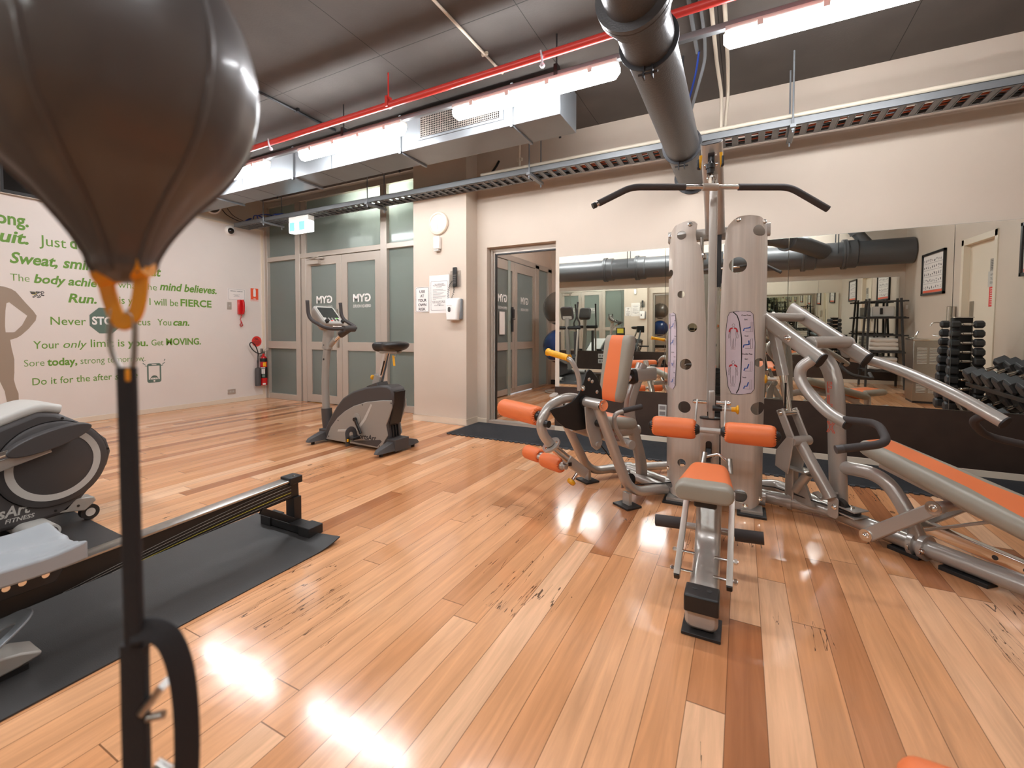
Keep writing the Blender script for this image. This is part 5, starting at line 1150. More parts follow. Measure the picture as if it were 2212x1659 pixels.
MB(T).cyl((-.475, -.2, .475), (-.475, -.06, .475), .03).sweep([(-.47, -.13, .46), (-.30, -.10, .18)], circ(.033)).build('lower_lever', M_frame, gym)
MB(T).sweep([(-.55, -.1, .08), (-.55, -.1, .29)], rrect(.05, .06, .01)).sweep([(-.52, -.1, .15), (-.44, -.1, .28)], circ(.028)).rings([[(s, k, z) for s, z in ((-.56, .09), (-.40, .09), (-.46, .22))] for k in (-.11, -.09)]).build('lever_post', M_frame, gym)
MB(T).sweep([(-.56, -.1, .29), (-.42, -.1, .29)], rrect(.1, .012, .004)).sweep(spline([(-.44, -.04, .16), (-.38, -.04, .14), (-.345, -.06, .19), (-.30, -.08, .205)], 5), rrect(.05, .012, .003)).build('stop_bracket', M_frame, gym)
pv = MB(T).cyl((-.275, -.085, .135), (-.275, -.05, .135), .048, 24).build('cable_pulley', M_black, gym)
MB(T).rings([[(-.29 + x, k, .13 + z) for x, z in rrect(.06, .12, .02)] for k in (-.098, -.09)]).build('pulley_bracket', M_frame, pv)
bolt(MB(T), (-.28, -.098, .135), (0, -1, 0), .009).build('pulley_bolt', M_chrome, pv)
MB(T).tube([(-.31, -.08, .18), (-.318, -.075, .14), (-.28, -.07, .09), (-.2, -.03, .1)], .004, 8).build('cable', M_black, gym)
hp_ = MB(T).cyl((-.22, -.05, .118), (-.22, -.05, .132), .044, 24).build('floor_pulley', M_black, gym)
MB(T).prism([(-.055, -.04), (.05, -.055), (.05, .055), (-.055, .04), (-.075, 0)], (-.215, -.05, .14), (1, 0, 0), (0, 1, 0), 0, .006).prism([(-.055, -.04), (.05, -.055), (.05, .055), (-.055, .04), (-.075, 0)], (-.215, -.05, .106), (1, 0, 0), (0, 1, 0), 0, .006).build('pulley_bracket', M_frame, hp_)
bolt(MB(T), (-.22, -.05, .146), (0, 0, 1), .009).build('pulley_bolt', M_chrome, hp_)
MB().tube([P3(-.24, -.085, .125), Vector((.2, 3.40, .13)), Vector((.05, 3.36, .14))], .004, 8).build('cable', M_black, gym)
# bench support, bench, slide and struts
MB(T).sweep(fillet([(-.34, 0, .345), (-.10, 0, .37), (.02, 0, .22), (.08, 0, .07)], .15, 8), stad(.075, .06), up=(0, 1, 0)).build('bench_support', M_frame, gym)
bd = Vector((.965, 0, -.262)).normalized(); bu = Vector((.262, 0, .965)).normalized()
Tw = lambda v: Wd * v.x + Vector((0, 0, v.z))
Tp = frame(P3(.33, 0, .385), Tw(bd), Vd, Tw(bu))
pad(Tp, 1.02, .27, .085, lambda t: .075 + max(0, t - .45) * .22, wfn=lambda t: .22 + .10 * min(1, t * 1.6), endr=.06, n=34).build('bench_cushion', [M_orange, M_gvinyl], gym)
MB(Tp).sweep([(-.42, 0, -.065), (.50, 0, -.065)], rrect(.07, .045, .008)).build('bench_rail', M_frame, gym)
for k_ in (-.115, .115):
    MB(T).rings([[(s, kk_, z) for s, z in ((-.115, .08), (-.09, .03), (-.06, .035), (.235, .30), (.235, .335), (.20, .345))] for kk_ in (k_ - .018, k_ + .018)]).build('bench_link', M_frame, gym, bev=.006)
    sg = -1 if k_ < 0 else 1
    for s, z in ((-.085, .06), (.205, .315)):
        bolt(MB(T).lathe([(.032, 0), (.032, .006)], (s, k_ + sg * .018, z), (0, sg, 0), 24), (s, k_ + sg * .024, z), (0, sg, 0), .01).build('link_bolt', M_chrome, gym)
MB(T).cyl((-.085, -.1, .06), (-.085, .1, .06), .02).cyl((.205, -.1, .315), (.205, .1, .315), .025).build('link_tube', M_frame, gym)
MB(T).sweep([(.05, .02, .165), (.75, .02, .10)], rrect(.04, .06, .004)).build('slide_bar', M_chrome, gym)
b = MB(T)
for s in (.36, .46, .56): b.cyl((s, -.0012, .165 - (s - .05) * .093), (s, .0, .165 - (s - .05) * .093), .011, 16)
b.build('slide_hole', M_rubber, gym)
MB(T).sweep([(.10, .02, .15), (.36, .02, .30)], rrect(.05, .014, .004)).sweep([(.48, .02, .30), (.9, .02, .10)], rrect(.05, .05, .008)).build('bench_strut', M_frame, gym)
MB(T).sweep([(.50, 0, .14), (.62, 0, .13)], rrect(.08, .1, .01)).build('slide_sleeve', M_frame, gym)
Ts = frame(P3(.95, 0, .30), Wd, Vd)
pad(Ts, .36, .30, .08, lambda t: .09, endr=.05).build('seat_cushion', [M_orange, M_gvinyl], gym)
MB(T).sweep([(1.0, 0, .06), (.98, 0, .26)], rrect(.06, .06, .01)).build('seat_post', M_frame, gym)

# ---- loose attachments clipped to the cables
lb = thing('lat_bar', (-.17, 2.82, 1.95), 'long bent pulldown bar with black foam grips hanging from the boom', 'pulldown bar')
P_ = [(-.735, 2.50, 1.845), (-.56, 2.61, 1.95), (.226, 3.03, 1.95), (.415, 3.12, 1.825)]
fp = fillet(P_, .05, 6)
MB().tube(fp, .0135, 14).build('bar', M_chrome, lb)
dL = (Vector(P_[1]) - Vector(P_[2])).normalized()
for pts in ([Vector(P_[0]).lerp(Vector(P_[1]), .10), P_[1], Vector((-.17, 2.818, 1.95)) + dL * .14], [Vector((-.17, 2.818, 1.95)) - dL * .16, P_[2], Vector(P_[3])]):
    MB().tube(fillet(pts, .05, 6), .0185, 16).build('foam_grip', M_foam, lb)
e = Vector(P_[0]); d = (Vector(P_[0]) - Vector(P_[1])).normalized()
MB().cyl(e - d * .005, e + d * .015, .017).build('end_cap', M_black, lb)
MB().cyl(Vector((-.17, 2.818, 1.95)) + dL * .042, Vector((-.17, 2.818, 1.95)) - dL * .042, .0205, 20).build('swivel_sleeve', M_alu, lb)
MB().b2((-.178, 2.812, 1.965), (-.162, 2.826, 2.0)).tube([(-.17 + .014 * math.cos(a), 2.82, 2.005 + .022 * math.sin(a)) for a in [2*PI*i/16 for i in range(16)]], .0045, 8, closed=True).tube([(-.156 + .01 * math.cos(a), 2.83, 1.985 + .025 * math.sin(a)) for a in [2*PI*i/16 for i in range(16)]], .004, 8, closed=True).build('snap_hook', M_chrome, lb)
MB().lathe([(.008, 0), (.018, .01), (.018, .035), (.024, .036), (.024, .06), (.012, .065), (.006, .08)], (-.171, 2.825, 2.018)).build('cable_ball', M_black, lb)
MB().tube([(-.171, 2.826, 2.08), (-.171, 2.86, 2.13)], .004, 8).build('cable', M_black, lb)
vh = thing('row_handle', (-.1, 2.62, .46), 'small chrome V shaped rowing handle resting behind the low seat', 'row handle')
MB().tube(fillet([(-.165, 2.60, .475), (-.10, 2.66, .485), (-.045, 2.60, .455)], .02, 5), .007, 12).tube([(-.10, 2.66, .482), (-.12, 2.75, .44), (-.16, 2.93, .42)], .005, 8).build('handle_bar', M_chrome, vh)
for p, q in (((-.163, 2.60, .50), (-.172, 2.57, .43)), ((-.047, 2.60, .48), (-.040, 2.57, .41))): MB().cyl(p, q, .013, 16).build('handle_grip', M_steel, vh)
# ---------------------------------------------------------------- upright exercise bike: a forward, b towards the mirror side, c up
bike = thing('exercise_bike', (-3.35, 3.312, 0), 'upright grey exercise bike with black saddle by the gym doors', 'exercise bike')
T = frame((-2.88, 3.312, 0), (-1, .02, 0), (-.02, -1, 0))
shell = [(.93, .04), (.915, .12), (.82, .27), (.74, .375), (.64, .475), (.5, .55), (.33, .6), (.15, .628), (.05, .632), (-.01, .61), (-.03, .56), (-.025, .48), (.012, .36), (.045, .26), (.03, .16), (.06, .05), (.14, .035)]
MB(T).rings([[(a, k, z) for a, z in shell] for k in (-.092, .092)]).build('body_shell', M_cpanel, bike, bev=.02, segs=3)
side = [(.875, .035), (.80, .17), (.70, .275), (.6, .345), (.47, .41), (.3, .462), (.1, .492), (-.022, .50), (-.026, .43), (.012, .34), (.05, .26), (.03, .165), (.10, .05), (.16, .03)]
for k0, k1 in ((.09, .105), (-.105, -.09)):
    p_ = MB(T).rings([[(a, k, z) for a, z in side] for k in (k0, k1)]).build('side_cover', M_gpanel, bike, bev=.006)
    if k0 > 0:
        MB(T).rings([[(a, k, z) for a, z in ((.70, .13), (.42, .165), (.30, .29), (.22, .44), (.24, .445), (.34, .29), (.44, .185), (.69, .155))] for k in (.104, .108)]).build('cover_groove', M_lgrey, p_, bev=.002)
        MB(T).rings([[(a, k, z) for a, z in ((.55, .055), (.12, .115), (.10, .10), (.16, .045))] for k in (.104, .107)]).build('cover_groove', M_cpanel, p_)
        for a, z in ((.83, .07), (.69, .245), (.35, .43), (-.02, .475), (.13, .055)): MB(T).cyl((a, .104, z), (a, .107, z), .006, 10).build('cover_screw', M_black, p_)
        T_l = lambda t_, a, z, w, h, bo: text('side_lettering', t_, M_ink, T(a, .1068, z), (1, -.02, 0), (0, 0, 1), width=w, height=h, parent=p_, bold=bo, shear=.2, depth=0)
        T_l('SportsArt', .47, .098, .30, .052, .02); T_l('FITNESS', .285, .062, .12, .018, .02)
        MB(T).cyl((.545, .104, .075), (.545, .1065, .075), .036, 24).build('green_sticker', M_green, p_)
        MB(T).cyl((.535, .106, .06), (.535, .108, .06), .014, 14).build('sticker_print', M_paper, p_)
MB(T).sweep([(.028, 0, .27), (-.03, 0, .58)], stad(.15, .03), up=(1, 0, 0)).build('rear_cover', M_black, bike, bev=.01)
for k in (-.035, 0, .035): MB(T).sweep([(.02, k, .14), (.032, k, .25)], rrect(.012, .02, .003)).build('rear_vent', M_black, bike)
MB(T).lathe([(.055, 0), (.055, .012), (.03, .016)], (.43, .1, .285), (0, 1, 0)).build('crank_boss', M_gpanel, bike)
for k, dz in ((.125, -1), (-.125, 1)):
    s = 1 if k > 0 else -1
    c_ = MB(T).cyl((.43, s * .1, .285), (.43, s * .14, .285), .018).sweep([(.43, s * .13, .285), (.345 if s > 0 else .515, s * .135, .285 + dz * .13)], rrect(.016, .03, .006), up=(0, 0, 1)).build('crank_arm', M_black, bike)
    pa, pz = (.36, .15) if s > 0 else (.50, .42)
    MB(T).b2((pa - .03, s * .15, pz - .04), (pa + .075, s * .245, pz - .012)).cyl((pa, s * .13, pz - .03), (pa, s * .25, pz - .03), .01).build('pedal', M_black, c_, bev=.006)
    MB(T).sweep(spline([(pa + .04, s * .15, pz - .03), (pa + .05, s * .155, pz + .03), (pa + .05, s * .2, pz + .055), (pa + .05, s * .24, pz + .03), (pa + .04, s * .245, pz - .03), (pa + .04, s * .246, pz - .1)], 5), rrect(.05, .006, .002), up=(1, 0, 0)).build('pedal_strap', M_cpanel, c_)
    MB(T).b2((pa + .025, s * .246, pz - .055), (pa + .055, s * .262, pz - .03)).build('strap_buckle', M_yellow, c_, bev=.003)
def foot(a, nm):
    f = MB(T)
    for s in (-1, 1):
        f.rings([[(a + x, s * k, z) for x, z in ((-.05 * w, .03), (.05 * w, .03), (.035 * w, .03 + h), (-.03 * w, .03 + h))] for k, w, h in ((.07, 1.2, .085), (.17, 1.05, .06), (.26, .8, .035), (.29, .5, .008))])
    f.box((a, 0, .075), (.12, .19, .11))
    o = f.build(nm, M_cpanel, bike, bev=.006)
    for s in (-1, 1): MB(T).cyl((a, s * .22, 0), (a, s * .22, .035), .018).build('rubber_foot', M_black, o)
foot(.0, 'stabiliser'); foot(.93, 'stabiliser')
MB(T).sweep(spline([(.96, 0, .07), (.985, 0, .25), (1.0, 0, .5), (.995, 0, .75), (.965, 0, .98), (.945, 0, 1.1)], 6), stad(.085, .062), up=(0, 1, 0)).build('mast', M_gpanel, bike)
MB(T).sweep(spline([(.95, 0, .06), (.975, 0, .2), (.985, 0, .33)], 6), stad(.12, .09), up=(0, 1, 0)).build('mast_boot', M_cpanel, bike)
MB(T).cyl((.985, .03, .85), (.985, .033, .85), .011, 14).cyl((.965, .03, 1.0), (.965, .046, 1.0), .007, 10).build('mast_hole', M_black, bike)
MB(T).sweep([(.965, 0, .96), (.94, 0, 1.17)], stad(.12, .09), up=(0, 1, 0)).sweep([(.94, 0, .98), (.84, 0, 1.06)], stad(.06, .05)).build('mast_head', M_gpanel, bike)
MB(T).sweep([(.87, 0, 1.03), (.68, 0, 1.16)], circ(.02, 18)).build('bar_stem', M_chrome, bike)
MB(T).sweep([(.76, 0, 1.11), (.645, 0, 1.165)], circ(.036, 18)).sweep([(.64, -.07, 1.17), (.64, .07, 1.17)], circ(.032, 18)).build('bar_clamp', M_cpanel, bike)
hbp = fillet([(1.0, .21, 1.44), (.985, .21, 1.27), (.73, .19, 1.165), (.64, .05, 1.17), (.64, -.05, 1.17), (.73, -.19, 1.18), (.985, -.21, 1.285), (1.0, -.21, 1.455)], .09, 8)
MB(T).sweep(hbp, circ(.018, 16)).build('handlebar', M_foam, bike)
for s in (-1, 1):
    MB(T).cyl((.999, s * .21, 1.435), (1.001, s * .21, 1.455), .019).build('bar_end_cap', M_cpanel, bike)
    MB(T).sweep([(.70, s * .15, 1.19), (.66, s * .085, 1.19)], stad(.02, .012)).build('pulse_sensor', M_chrome, bike)
Tc = frame(T(.95, 0, 1.295), (.70, -.014, -.714), (.02, 1, 0), (.714, -.014, .70))       # a down the console face, b across, c out
cs = MB(Tc).rings([[(y * k, x * k, c) for x, y in rrect(.27, .28, .05, 5)] for c, k in ((-.1, .75), (-.03, .97), (.015, 1), (.03, .95))]).build('console', M_gpanel, bike, bev=.004)
MB(Tc).prism(rrect(.225, .235, .02), (0, 0, .03), (0, 1, 0), (-1, 0, 0), -.001, .002).build('console_face', M_lgrey, cs)
MB(Tc).prism(rrect(.2, .15, .01), (-.03, 0, .0325), (0, 1, 0), (-1, 0, 0), -.001, .001).build('console_screen', M_lcd, cs)
for i in range(4):
    for j in range(3): MB(Tc).box((.055 + j * .018, -.06 + i * .04, .034), (.010, .026, .004)).build('key', M_ledg if i == 3 and j == 0 else (M_redsign if j == 2 and i == 1 else M_lcd), cs)
for s in (-1, 1): MB(Tc).b2((.09, s * .1 - .014, .02), (.125, s * .1 + .014, .06)).build('rest_hook', M_black, cs, bev=.004)
MB(T).sweep([(.245, 0, .585), (.125, 0, .94)], rrect(.04, .05, .006), up=(1, 0, 0)).build('seat_post', M_chrome, bike)
MB(T).sweep([(.185, .021, .72), (.14, .021, .86)], rrect(.02, .002, .0005)).build('post_scale', M_black, bike)
MB(T).sweep([(.26, 0, .61), (.225, 0, .715)], rrect(.062, .085, .006), up=(1, 0, 0)).build('post_sleeve', M_gpanel, bike)
MB(T).sweep([(.25, 0, .60), (.26, 0, .63)], rrect(.15, .16, .02), up=(1, 0, 0)).build('sleeve_collar', M_cpanel, bike)
MB(T).cyl((.255, 0, .68), (.305, 0, .69), .011).build('knob_stem', M_chrome, bike)
MB(T).lathe([(.018, 0), (.024, .006), (.024, .024), (.016, .03)], (.3, 0, .69), (1, 0, .1), 16).build('adjust_knob', M_yellow, bike)
sdl = MB(T)
rs = []
for t in [i / 16 for i in range(17)]:
    a = .32 - .41 * t; w = .035 + .115 * (1 / (1 + math.exp(-12 * (t - .55)))); e = math.sqrt(max(.02, 1 - (abs(t - .5) * 2) ** 6)); w *= e; h = .052 * e + .012; zc = 1.005 + .015 * t * t + .012 * (1 - t) * 0
    rs.append([(a, w * math.cos(q), zc + (h * .55 if math.sin(q) > 0 else h) * math.sin(q)) for q in [2*PI*i/20 for i in range(20)]])
sdl.rings(rs); sdl.build('saddle', M_black, bike, sub=1)
MB(T).b2((-.02, -.03, .93), (.2, .03, .955)).b2((-.06, -.006, .945), (.02, .006, .96)).build('saddle_clamp', M_steel, bike, bev=.004)
tg = MB(T).sweep([(.0, .05, .915), (-.02, .06, .82)], rrect(.026, .006, .002), up=(1, 0, 0)).build('seat_tag', M_yellow, bike)
MB(T).tube([(-.015 + .01 * math.cos(a), .045, .92 + .014 * math.sin(a)) for a in [2*PI*i/14 for i in range(14)]], .002, 6, closed=True).build('tag_ring', M_chrome, tg)

# ---------------------------------------------------------------- elliptical cross trainer: a = world Y, b = towards the room (X), c up
el = thing('cross_trainer', (-3.6, .4, 0), 'dark grey elliptical cross trainer with a round rear housing, on a rubber mat', 'elliptical trainer')
T = frame((-3.6, 0, 0), (0, 1, 0), (1, 0, 0), (0, 0, 1))
hous = [(.10, .09), (.16, .30), (.42, .45), (.75, .60), (.98, .69), (1.06, .675), (1.2, .575), (1.285, .48), (1.305, .40), (1.285, .32), (1.2, .2), (1.14, .13), (1.10, .085), (.9, .075), (.4, .075)]
MB(T).rings([[(a, k, z) for a, z in hous] for k in (-.19, .19)]).build('rear_housing', M_cpanel, el, bev=.025, segs=3)
MB(T).sweep(spline([(.2, 0, .37), (.5, 0, .51), (.8, 0, .64), (.98, 0, .705), (1.08, 0, .69)], 5), rrect(.36, .05, .02), up=(0, 0, 1)).build('top_cover', M_lgrey, el)
for s in (1, -1):
    d_ = MB(T).lathe([(.237, 0), (.237, .012), (.225, .02), (.0005, .02)], (1.04, s * .19, .39), (0, s, 0), 48).build('crank_disc', M_cpanel, el)
    MB(T).lathe([(.168, .0195), (.168, .0225), (.202, .0225), (.202, .0195)], (1.04, s * .19, .39), (0, s, 0), 56).build('disc_ring', M_lgrey, d_)
    MB(T).lathe([(.2375, .0), (.241, .003), (.241, -.01)], (1.04, s * .19, .39), (0, s, 0), 56, caps=False).build('disc_gap', M_black, d_)
    for a, z in ((1.08, .64), (1.285, .42), (1.04, .12), (1.14, .115)): MB(T).cyl((a, s * .189, z), (a, s * .1925, z), .007, 10).build('housing_screw', M_black, d_)
    ay = .0 if s > 0 else -.28
    pod = MB(T).rings([[(a, k, z) for a, z in [(1.0 + ay * 0 + .175 * math.cos(q) * (1 if s > 0 else 1), .545 * 1 + .052 * math.sin(q) + .09 * math.cos(q) * .5) for q in [2*PI*i/28 for i in range(28)]]] for k in (s * .235, s * .30)]).build('crank_pod', M_cpanel, el, bev=.018, segs=3)
    MB(T).cyl((1.05, s * .2, .53), (1.05, s * .25, .53), .03).build('crank_pin', M_chrome, pod)
    MB(T).cyl((.86, s * .268, .505), (.55, s * .268, .43), .024).build('arm_tube', M_chrome, el)
    r_ = MB(T).sweep([(1.0, s * .25, .50), (.5, s * .25, .36), (-.25, s * .25, .27)], rrect(.05, .06, .01)).build('pedal_arm', M_frame, el)
    MB(T).rings([[(a, k * 1.0, z) for a, z in ((.05, .40), (.40, .43), (.44, .47), (.41, .445), (.05, .425), (.0, .50), (-.02, .49))] for k in (s * .17, s * .33)]).build('foot_plate', M_rubber, r_, bev=.006)
    MB(T).sweep(fillet([(-.25, s * .25, .27), (-.30, s * .26, .75), (-.36, s * .27, 1.08)], .1), circ(.022)).build('swing_arm', M_alu, el)
    MB(T).cyl((-.36, s * .02, 1.09), (-.36, s * .32, 1.09), .04).build('swing_pivot', M_black, el)
    h_ = MB(T).sweep(fillet([(-.36, s * .29, 1.09), (-.40, s * .30, 1.2), (-.28, s * .26, 1.33), (-.34, s * .27, 1.66)], .08, 6), circ(.019)).build('hand_lever', M_foam, el)
    MB(T).ball((-.342, s * .27, 1.665), .025, 14).build('lever_knob', M_black, h_)
    MB(T).b2((-.42, s * .2 - .02, .02), (-.30, s * .2 + .02, 1.0)).build('front_upright', M_cpanel, el, bev=.006)
MB(T).sweep(fillet([(-.55, 0, .06), (-.45, 0, .5), (-.36, 0, 1.05), (-.38, 0, 1.32)], .15), rrect(.09, .07, .02)).build('mast', M_gpanel, el)
Tc = frame(T(-.37, 0, 1.43), (0, .35, .94), (1, 0, 0), (0, .94, -.35))
c_ = MB(Tc).rings([[(y * k, x * k, z) for x, y in rrect(.3, .32, .06, 5)] for z, k in ((-.06, .8), (-.02, 1), (.03, 1))]).build('console', M_cpanel, el, bev=.01)
MB(Tc).prism(rrect(.24, .16, .02), (.03, 0, .03), (0, 1, 0), (1, 0, 0), -.003, .003).build('console_screen', M_lcd, c_)
MB(Tc).prism(rrect(.22, .08, .02), (-.10, 0, .03), (0, 1, 0), (1, 0, 0), -.003, .003).build('key_panel', M_lgrey, c_)
MB(T).sweep([(.10, 0, .08), (-.6, 0, .06)], rrect(.14, .07, .01)).build('base_beam', M_cpanel, el)
for a, nm in ((.94, 0), (-.6, 0)):
    f_ = MB(T).sweep([(a, -.36, .062), (a, .36, .062)], stad(.14, .075), up=(0, 0, 1)).build('stabiliser', M_lgrey, el, bev=.004)
    for s in (-1, 1):
        MB(T).sweep([(a, s * .358, .062), (a, s * .363, .062)], stad(.115, .055), up=(0, 0, 1)).build('stabiliser_end', M_cpanel, f_)
        MB(T).cyl((a, s * .3, .0), (a, s * .3, .03), .02).build('levelling_foot', M_chrome, f_)
for s in (-1, 1):
    w_ = MB(T).cyl((1.205, s * .12, .05), (1.205, s * .16, .05), .045, 28).build('transport_wheel', M_rubber, el)
    MB(T).lathe([(.024, .0405), (.024, .043), (.017, .043)], (1.205, s * .12, .05), (0, s, 0), 20).build('wheel_hub', M_lgrey, w_)
    MB(T).rings([[(a, k, z) for a, z in ((1.05, .10), (1.13, .16), (1.215, .145), (1.225, .12), (1.17, .075))] for k in (s * .09, s * .19)]).build('wheel_fork', M_gpanel, el, bev=.006)
for t_, a, z, w, h in (('SportsArt', .665, .15, .275, .058), ('FITNESS', .84, .118, .115, .022)):
    text('housing_lettering', t_, M_lgrey, T(a, .1915, z), (0, 1, 0), (0, 0, 1), width=w, height=h, parent=el, bold=.025, shear=.2, depth=0)

# ---------------------------------------------------------------- rowing machine: a = world Y, b = X
ro = thing('rowing_machine', (-2.27, .8, 0), 'black rowing machine with aluminium topped rail and grey seat, on a rubber mat', 'rowing machine')
T = frame((-2.27, 0, 0), (0, 1, 0), (1, 0, 0), (0, 0, 1))
zr = lambda y: .215 + .042 * y
MB(T).sweep([(1.73, 0, zr(1.73) - .05), (-.35, 0, zr(-.35) - .05)], rrect(.045, .105, .008)).build('monorail', M_black, ro)
MB(T).sweep([(1.72, 0, zr(1.72) + .004), (-.35, 0, zr(-.35) + .004)], rrect(.075, .012, .003)).build('rail_top', M_steel, ro)
MB(T).b2((1.66, -.042, zr(1.7) - .02), (1.745, .042, zr(1.7) + .022)).build('rail_end_cap', M_black, ro, bev=.005)
for k in (-.02, .02): MB(T).cyl((1.7, k, zr(1.7) + .02), (1.7, k, zr(1.7) + .026), .006, 8).build('cap_bolt', M_chrome, ro)
for i, (y0, y1, dz0, dz1, m) in enumerate(((1.68, .70, -.012, -.098, M_gpanel), (1.68, .75, -.03, -.1, M_alu), (1.68, .85, -.048, -.1, M_gpanel), (1.68, .95, -.066, -.1, M_ylw2), (1.68, 1.1, -.082, -.1, M_gpanel))):
    n = 14; pts = []
    for j in range(n + 1):
        t = j / n; y = y0 + (y1 - y0) * t; pts.append((y, .0232, zr(y) + dz0 + (dz1 - dz0) * t ** 1.6))
    MB(T).sweep(pts, rrect(.010 - .0012 * i, .0012, .0003, 1), up=(0, 0, 1), scale=[1 - .6 * j / n for j in range(n + 1)]).build('swoosh_stripe', m, ro, smooth=False)
MB(T).sweep([(1.715, 0, zr(1.7) - .1), (1.715, 0, .05)], rrect(.05, .07, .003), up=(0, 1, 0)).build('rear_leg', M_black, ro)
MB(T).sweep([(1.50, .02, zr(1.5) - .1), (1.69, .03, .055)], rrect(.035, .012, .003), up=(0, 1, 0)).build('leg_brace', M_black, ro)
f_ = MB(T).b2((1.655, -.165, .012), (1.735, .165, .055)).build('rear_foot', M_black, ro, bev=.003)
for s in (-1, 1): MB(T).b2((1.648, s * .165 - .045, .006), (1.742, s * .165 + .045, .06)).build('foot_cap', M_rubber, f_, bev=.004)
# contoured seat
b = MB(); nx, ny = 22, 14; G = []
for i in range(nx + 1):
    r_ = []
    for j in range(ny + 1):
        u, w = i / nx * 2 - 1, j / ny * 2 - 1
        x = -2.235 + .185 * u * (1 - .06 * w * w); y = .595 + (.125 + .012 * math.cos(2.2 * u) * (1 if w > 0 else .6)) * w
        z = .362 + .022 * (abs(u) ** 3) - .016 * math.exp(-((abs(u) - .42) / .3) ** 2) + .008 * math.exp(-(u / .18) ** 2) * (w < 0) - .012 * max(0, w) * math.exp(-(u / .25) ** 2) + .014 * w * w * (w > 0) * (abs(u) > .2) - .012 * max(abs(u), abs(w)) ** 8
        r_.append(Vector((x, y, z)))
    G.append(r_)
tp = [[b.v(p) for p in r] for r in G]; bt = [[b.v(p + Vector((0, 0, -.048 - (p.z - .36) * .8))) for p in r] for r in G]
for i in range(nx):
    for j in range(ny): b.face([tp[i][j], tp[i+1][j], tp[i+1][j+1], tp[i][j+1]]); b.face([bt[i][j], bt[i][j+1], bt[i+1][j+1], bt[i+1][j]])
for i in range(nx):
    for j in (0, ny): b.face([tp[i][j], tp[i+1][j], bt[i+1][j], bt[i][j]])
for j in range(ny):
    for i in (0, nx): b.face([tp[i][j], tp[i][j+1], bt[i][j+1], bt[i][j]])
b.build('seat', M_seatg, ro, bev=.008, segs=3)
MB(T).b2((.50, -.06, zr(.6) + .01), (.69, .06, .325)).build('seat_carriage', M_black, ro, bev=.004)
for k in (-.062, .062):
    MB(T).rings([[(a, kk_, z) for a, z in ((.47, .31), (.72, .31), (.67, .215), (.52, .215))] for kk_ in (k - .004, k + .004)]).build('carriage_plate', M_dark, ro, bev=.003)
    for y in (.54, .58, .64): MB(T).cyl((y, k - .008, .255), (y, k + .008, .255), .011, 14).build('carriage_roller', M_chrome, ro)
# flywheel end, behind the camera's left
MB(T).lathe([(.10, -.07), (.27, -.068), (.275, -.05), (.275, .05), (.27, .068), (.10, .07)], (-.62, 0, .40), (0, 1, 0), 44).build('flywheel_housing', M_black, ro)
for s in (-1, 1):
    for r in (.12, .17, .22): MB(T).tube([(-.62 + r * math.cos(q), s * .074, .40 + r * math.sin(q)) for q in [2*PI*i/40 for i in range(40)]], .006, 6, closed=True).build('vent_ring', M_lgrey if r > .2 else M_dark, ro)
MB(T).sweep([(-.35, 0, .17), (-.62, 0, .12)], rrect(.1, .1, .01)).sweep([(-.9, 0, .05), (-.62, 0, .3)], rrect(.06, .05, .01)).sweep([(-.88, -.3, .04), (-.88, .3, .04)], rrect(.07, .06, .01)).sweep([(-.62, 0, .05), (-.62, 0, .15)], rrect(.1, .06, .01)).build('flywheel_frame', M_black, ro)
MB(T).sweep(fillet([(-.55, .0, .62), (-.25, 0, .72), (.02, 0, .98)], .1), circ(.02)).build('monitor_arm', M_black, ro)
mo = MB(T).b2((.0, -.09, .93), (.04, .09, 1.1)).build('monitor', M_black, ro, bev=.008)
MB(T).b2((.04, -.065, .98), (.043, .065, 1.08)).build('monitor_screen', M_ylw2, mo)
for s in (-1, 1): MB(T).sweep([(-.30, s * .12, .18), (-.48, s * .12, .46)], rrect(.11, .02, .008)).build('foot_board', M_gpanel, ro)
MB(T).cyl((-.25, -.25, .60), (-.25, .25, .60), .018).build('pull_handle', M_foam, ro)

# strapped foot plate near the mat
fp = thing('strap_pedal', (-2.12, .55, 0), 'dark grey foot plate with a strap loop on the rubber mat, below the rower seat', 'pedal')
T = frame((-2.12, .50, 0), (0, 1, 0), (1, 0, 0), (0, 0, 1))
MB(T).rings([[(a, k, z) for a, z in ((-.10, .105), (.04, .075), (.09, .052), (.085, .04), (.03, .03), (-.10, .02))] for k in (-.06, .05)]).build('plate', M_gpanel, fp, bev=.008)
MB(T).b2((-.12, -.05, .0), (.06, .04, .03)).build('plate_base', M_black, fp, bev=.004)
MB(T).sweep(spline([(-.06, .045, .10), (-.02, .055, .13), (.045, .03, .165), (.06, -.01, .17), (.03, -.045, .155), (-.05, -.06, .12)], 6), rrect(.05, .008, .003), up=(0, 0, 1)).build('strap_loop', M_duct, fp)

# ---------------------------------------------------------------- floor to ceiling ball
CX, CY = -.4625, .188
sb = thing('punching_ball', (CX, CY, 1.33), 'black leather floor to ceiling punching ball hanging close to the viewer', 'punching ball')
prof = [(.006, 1.172), (.0195, 1.183), (.023, 1.194), (.033, 1.213), (.0525, 1.240), (.0745, 1.265), (.0915, 1.292), (.1005, 1.32), (.1035, 1.345), (.1005, 1.372), (.088, 1.41), (.066, 1.44), (.035, 1.46), (.006, 1.468)]
pr_ = spline([(r, 0, z) for r, z in prof], 5); n = 72
b = MB(); b.rings([[(CX + p.x * (1 - .022 * abs(math.cos(3 * (q + .35))) ** 12) * math.cos(q), CY + p.x * (1 - .022 * abs(math.cos(3 * (q + .35))) ** 12) * math.sin(q), p.z) for q in [2*PI*i/n for i in range(n)]] for p in pr_])
b.build('ball_body', M_leather, sb, ang=60)
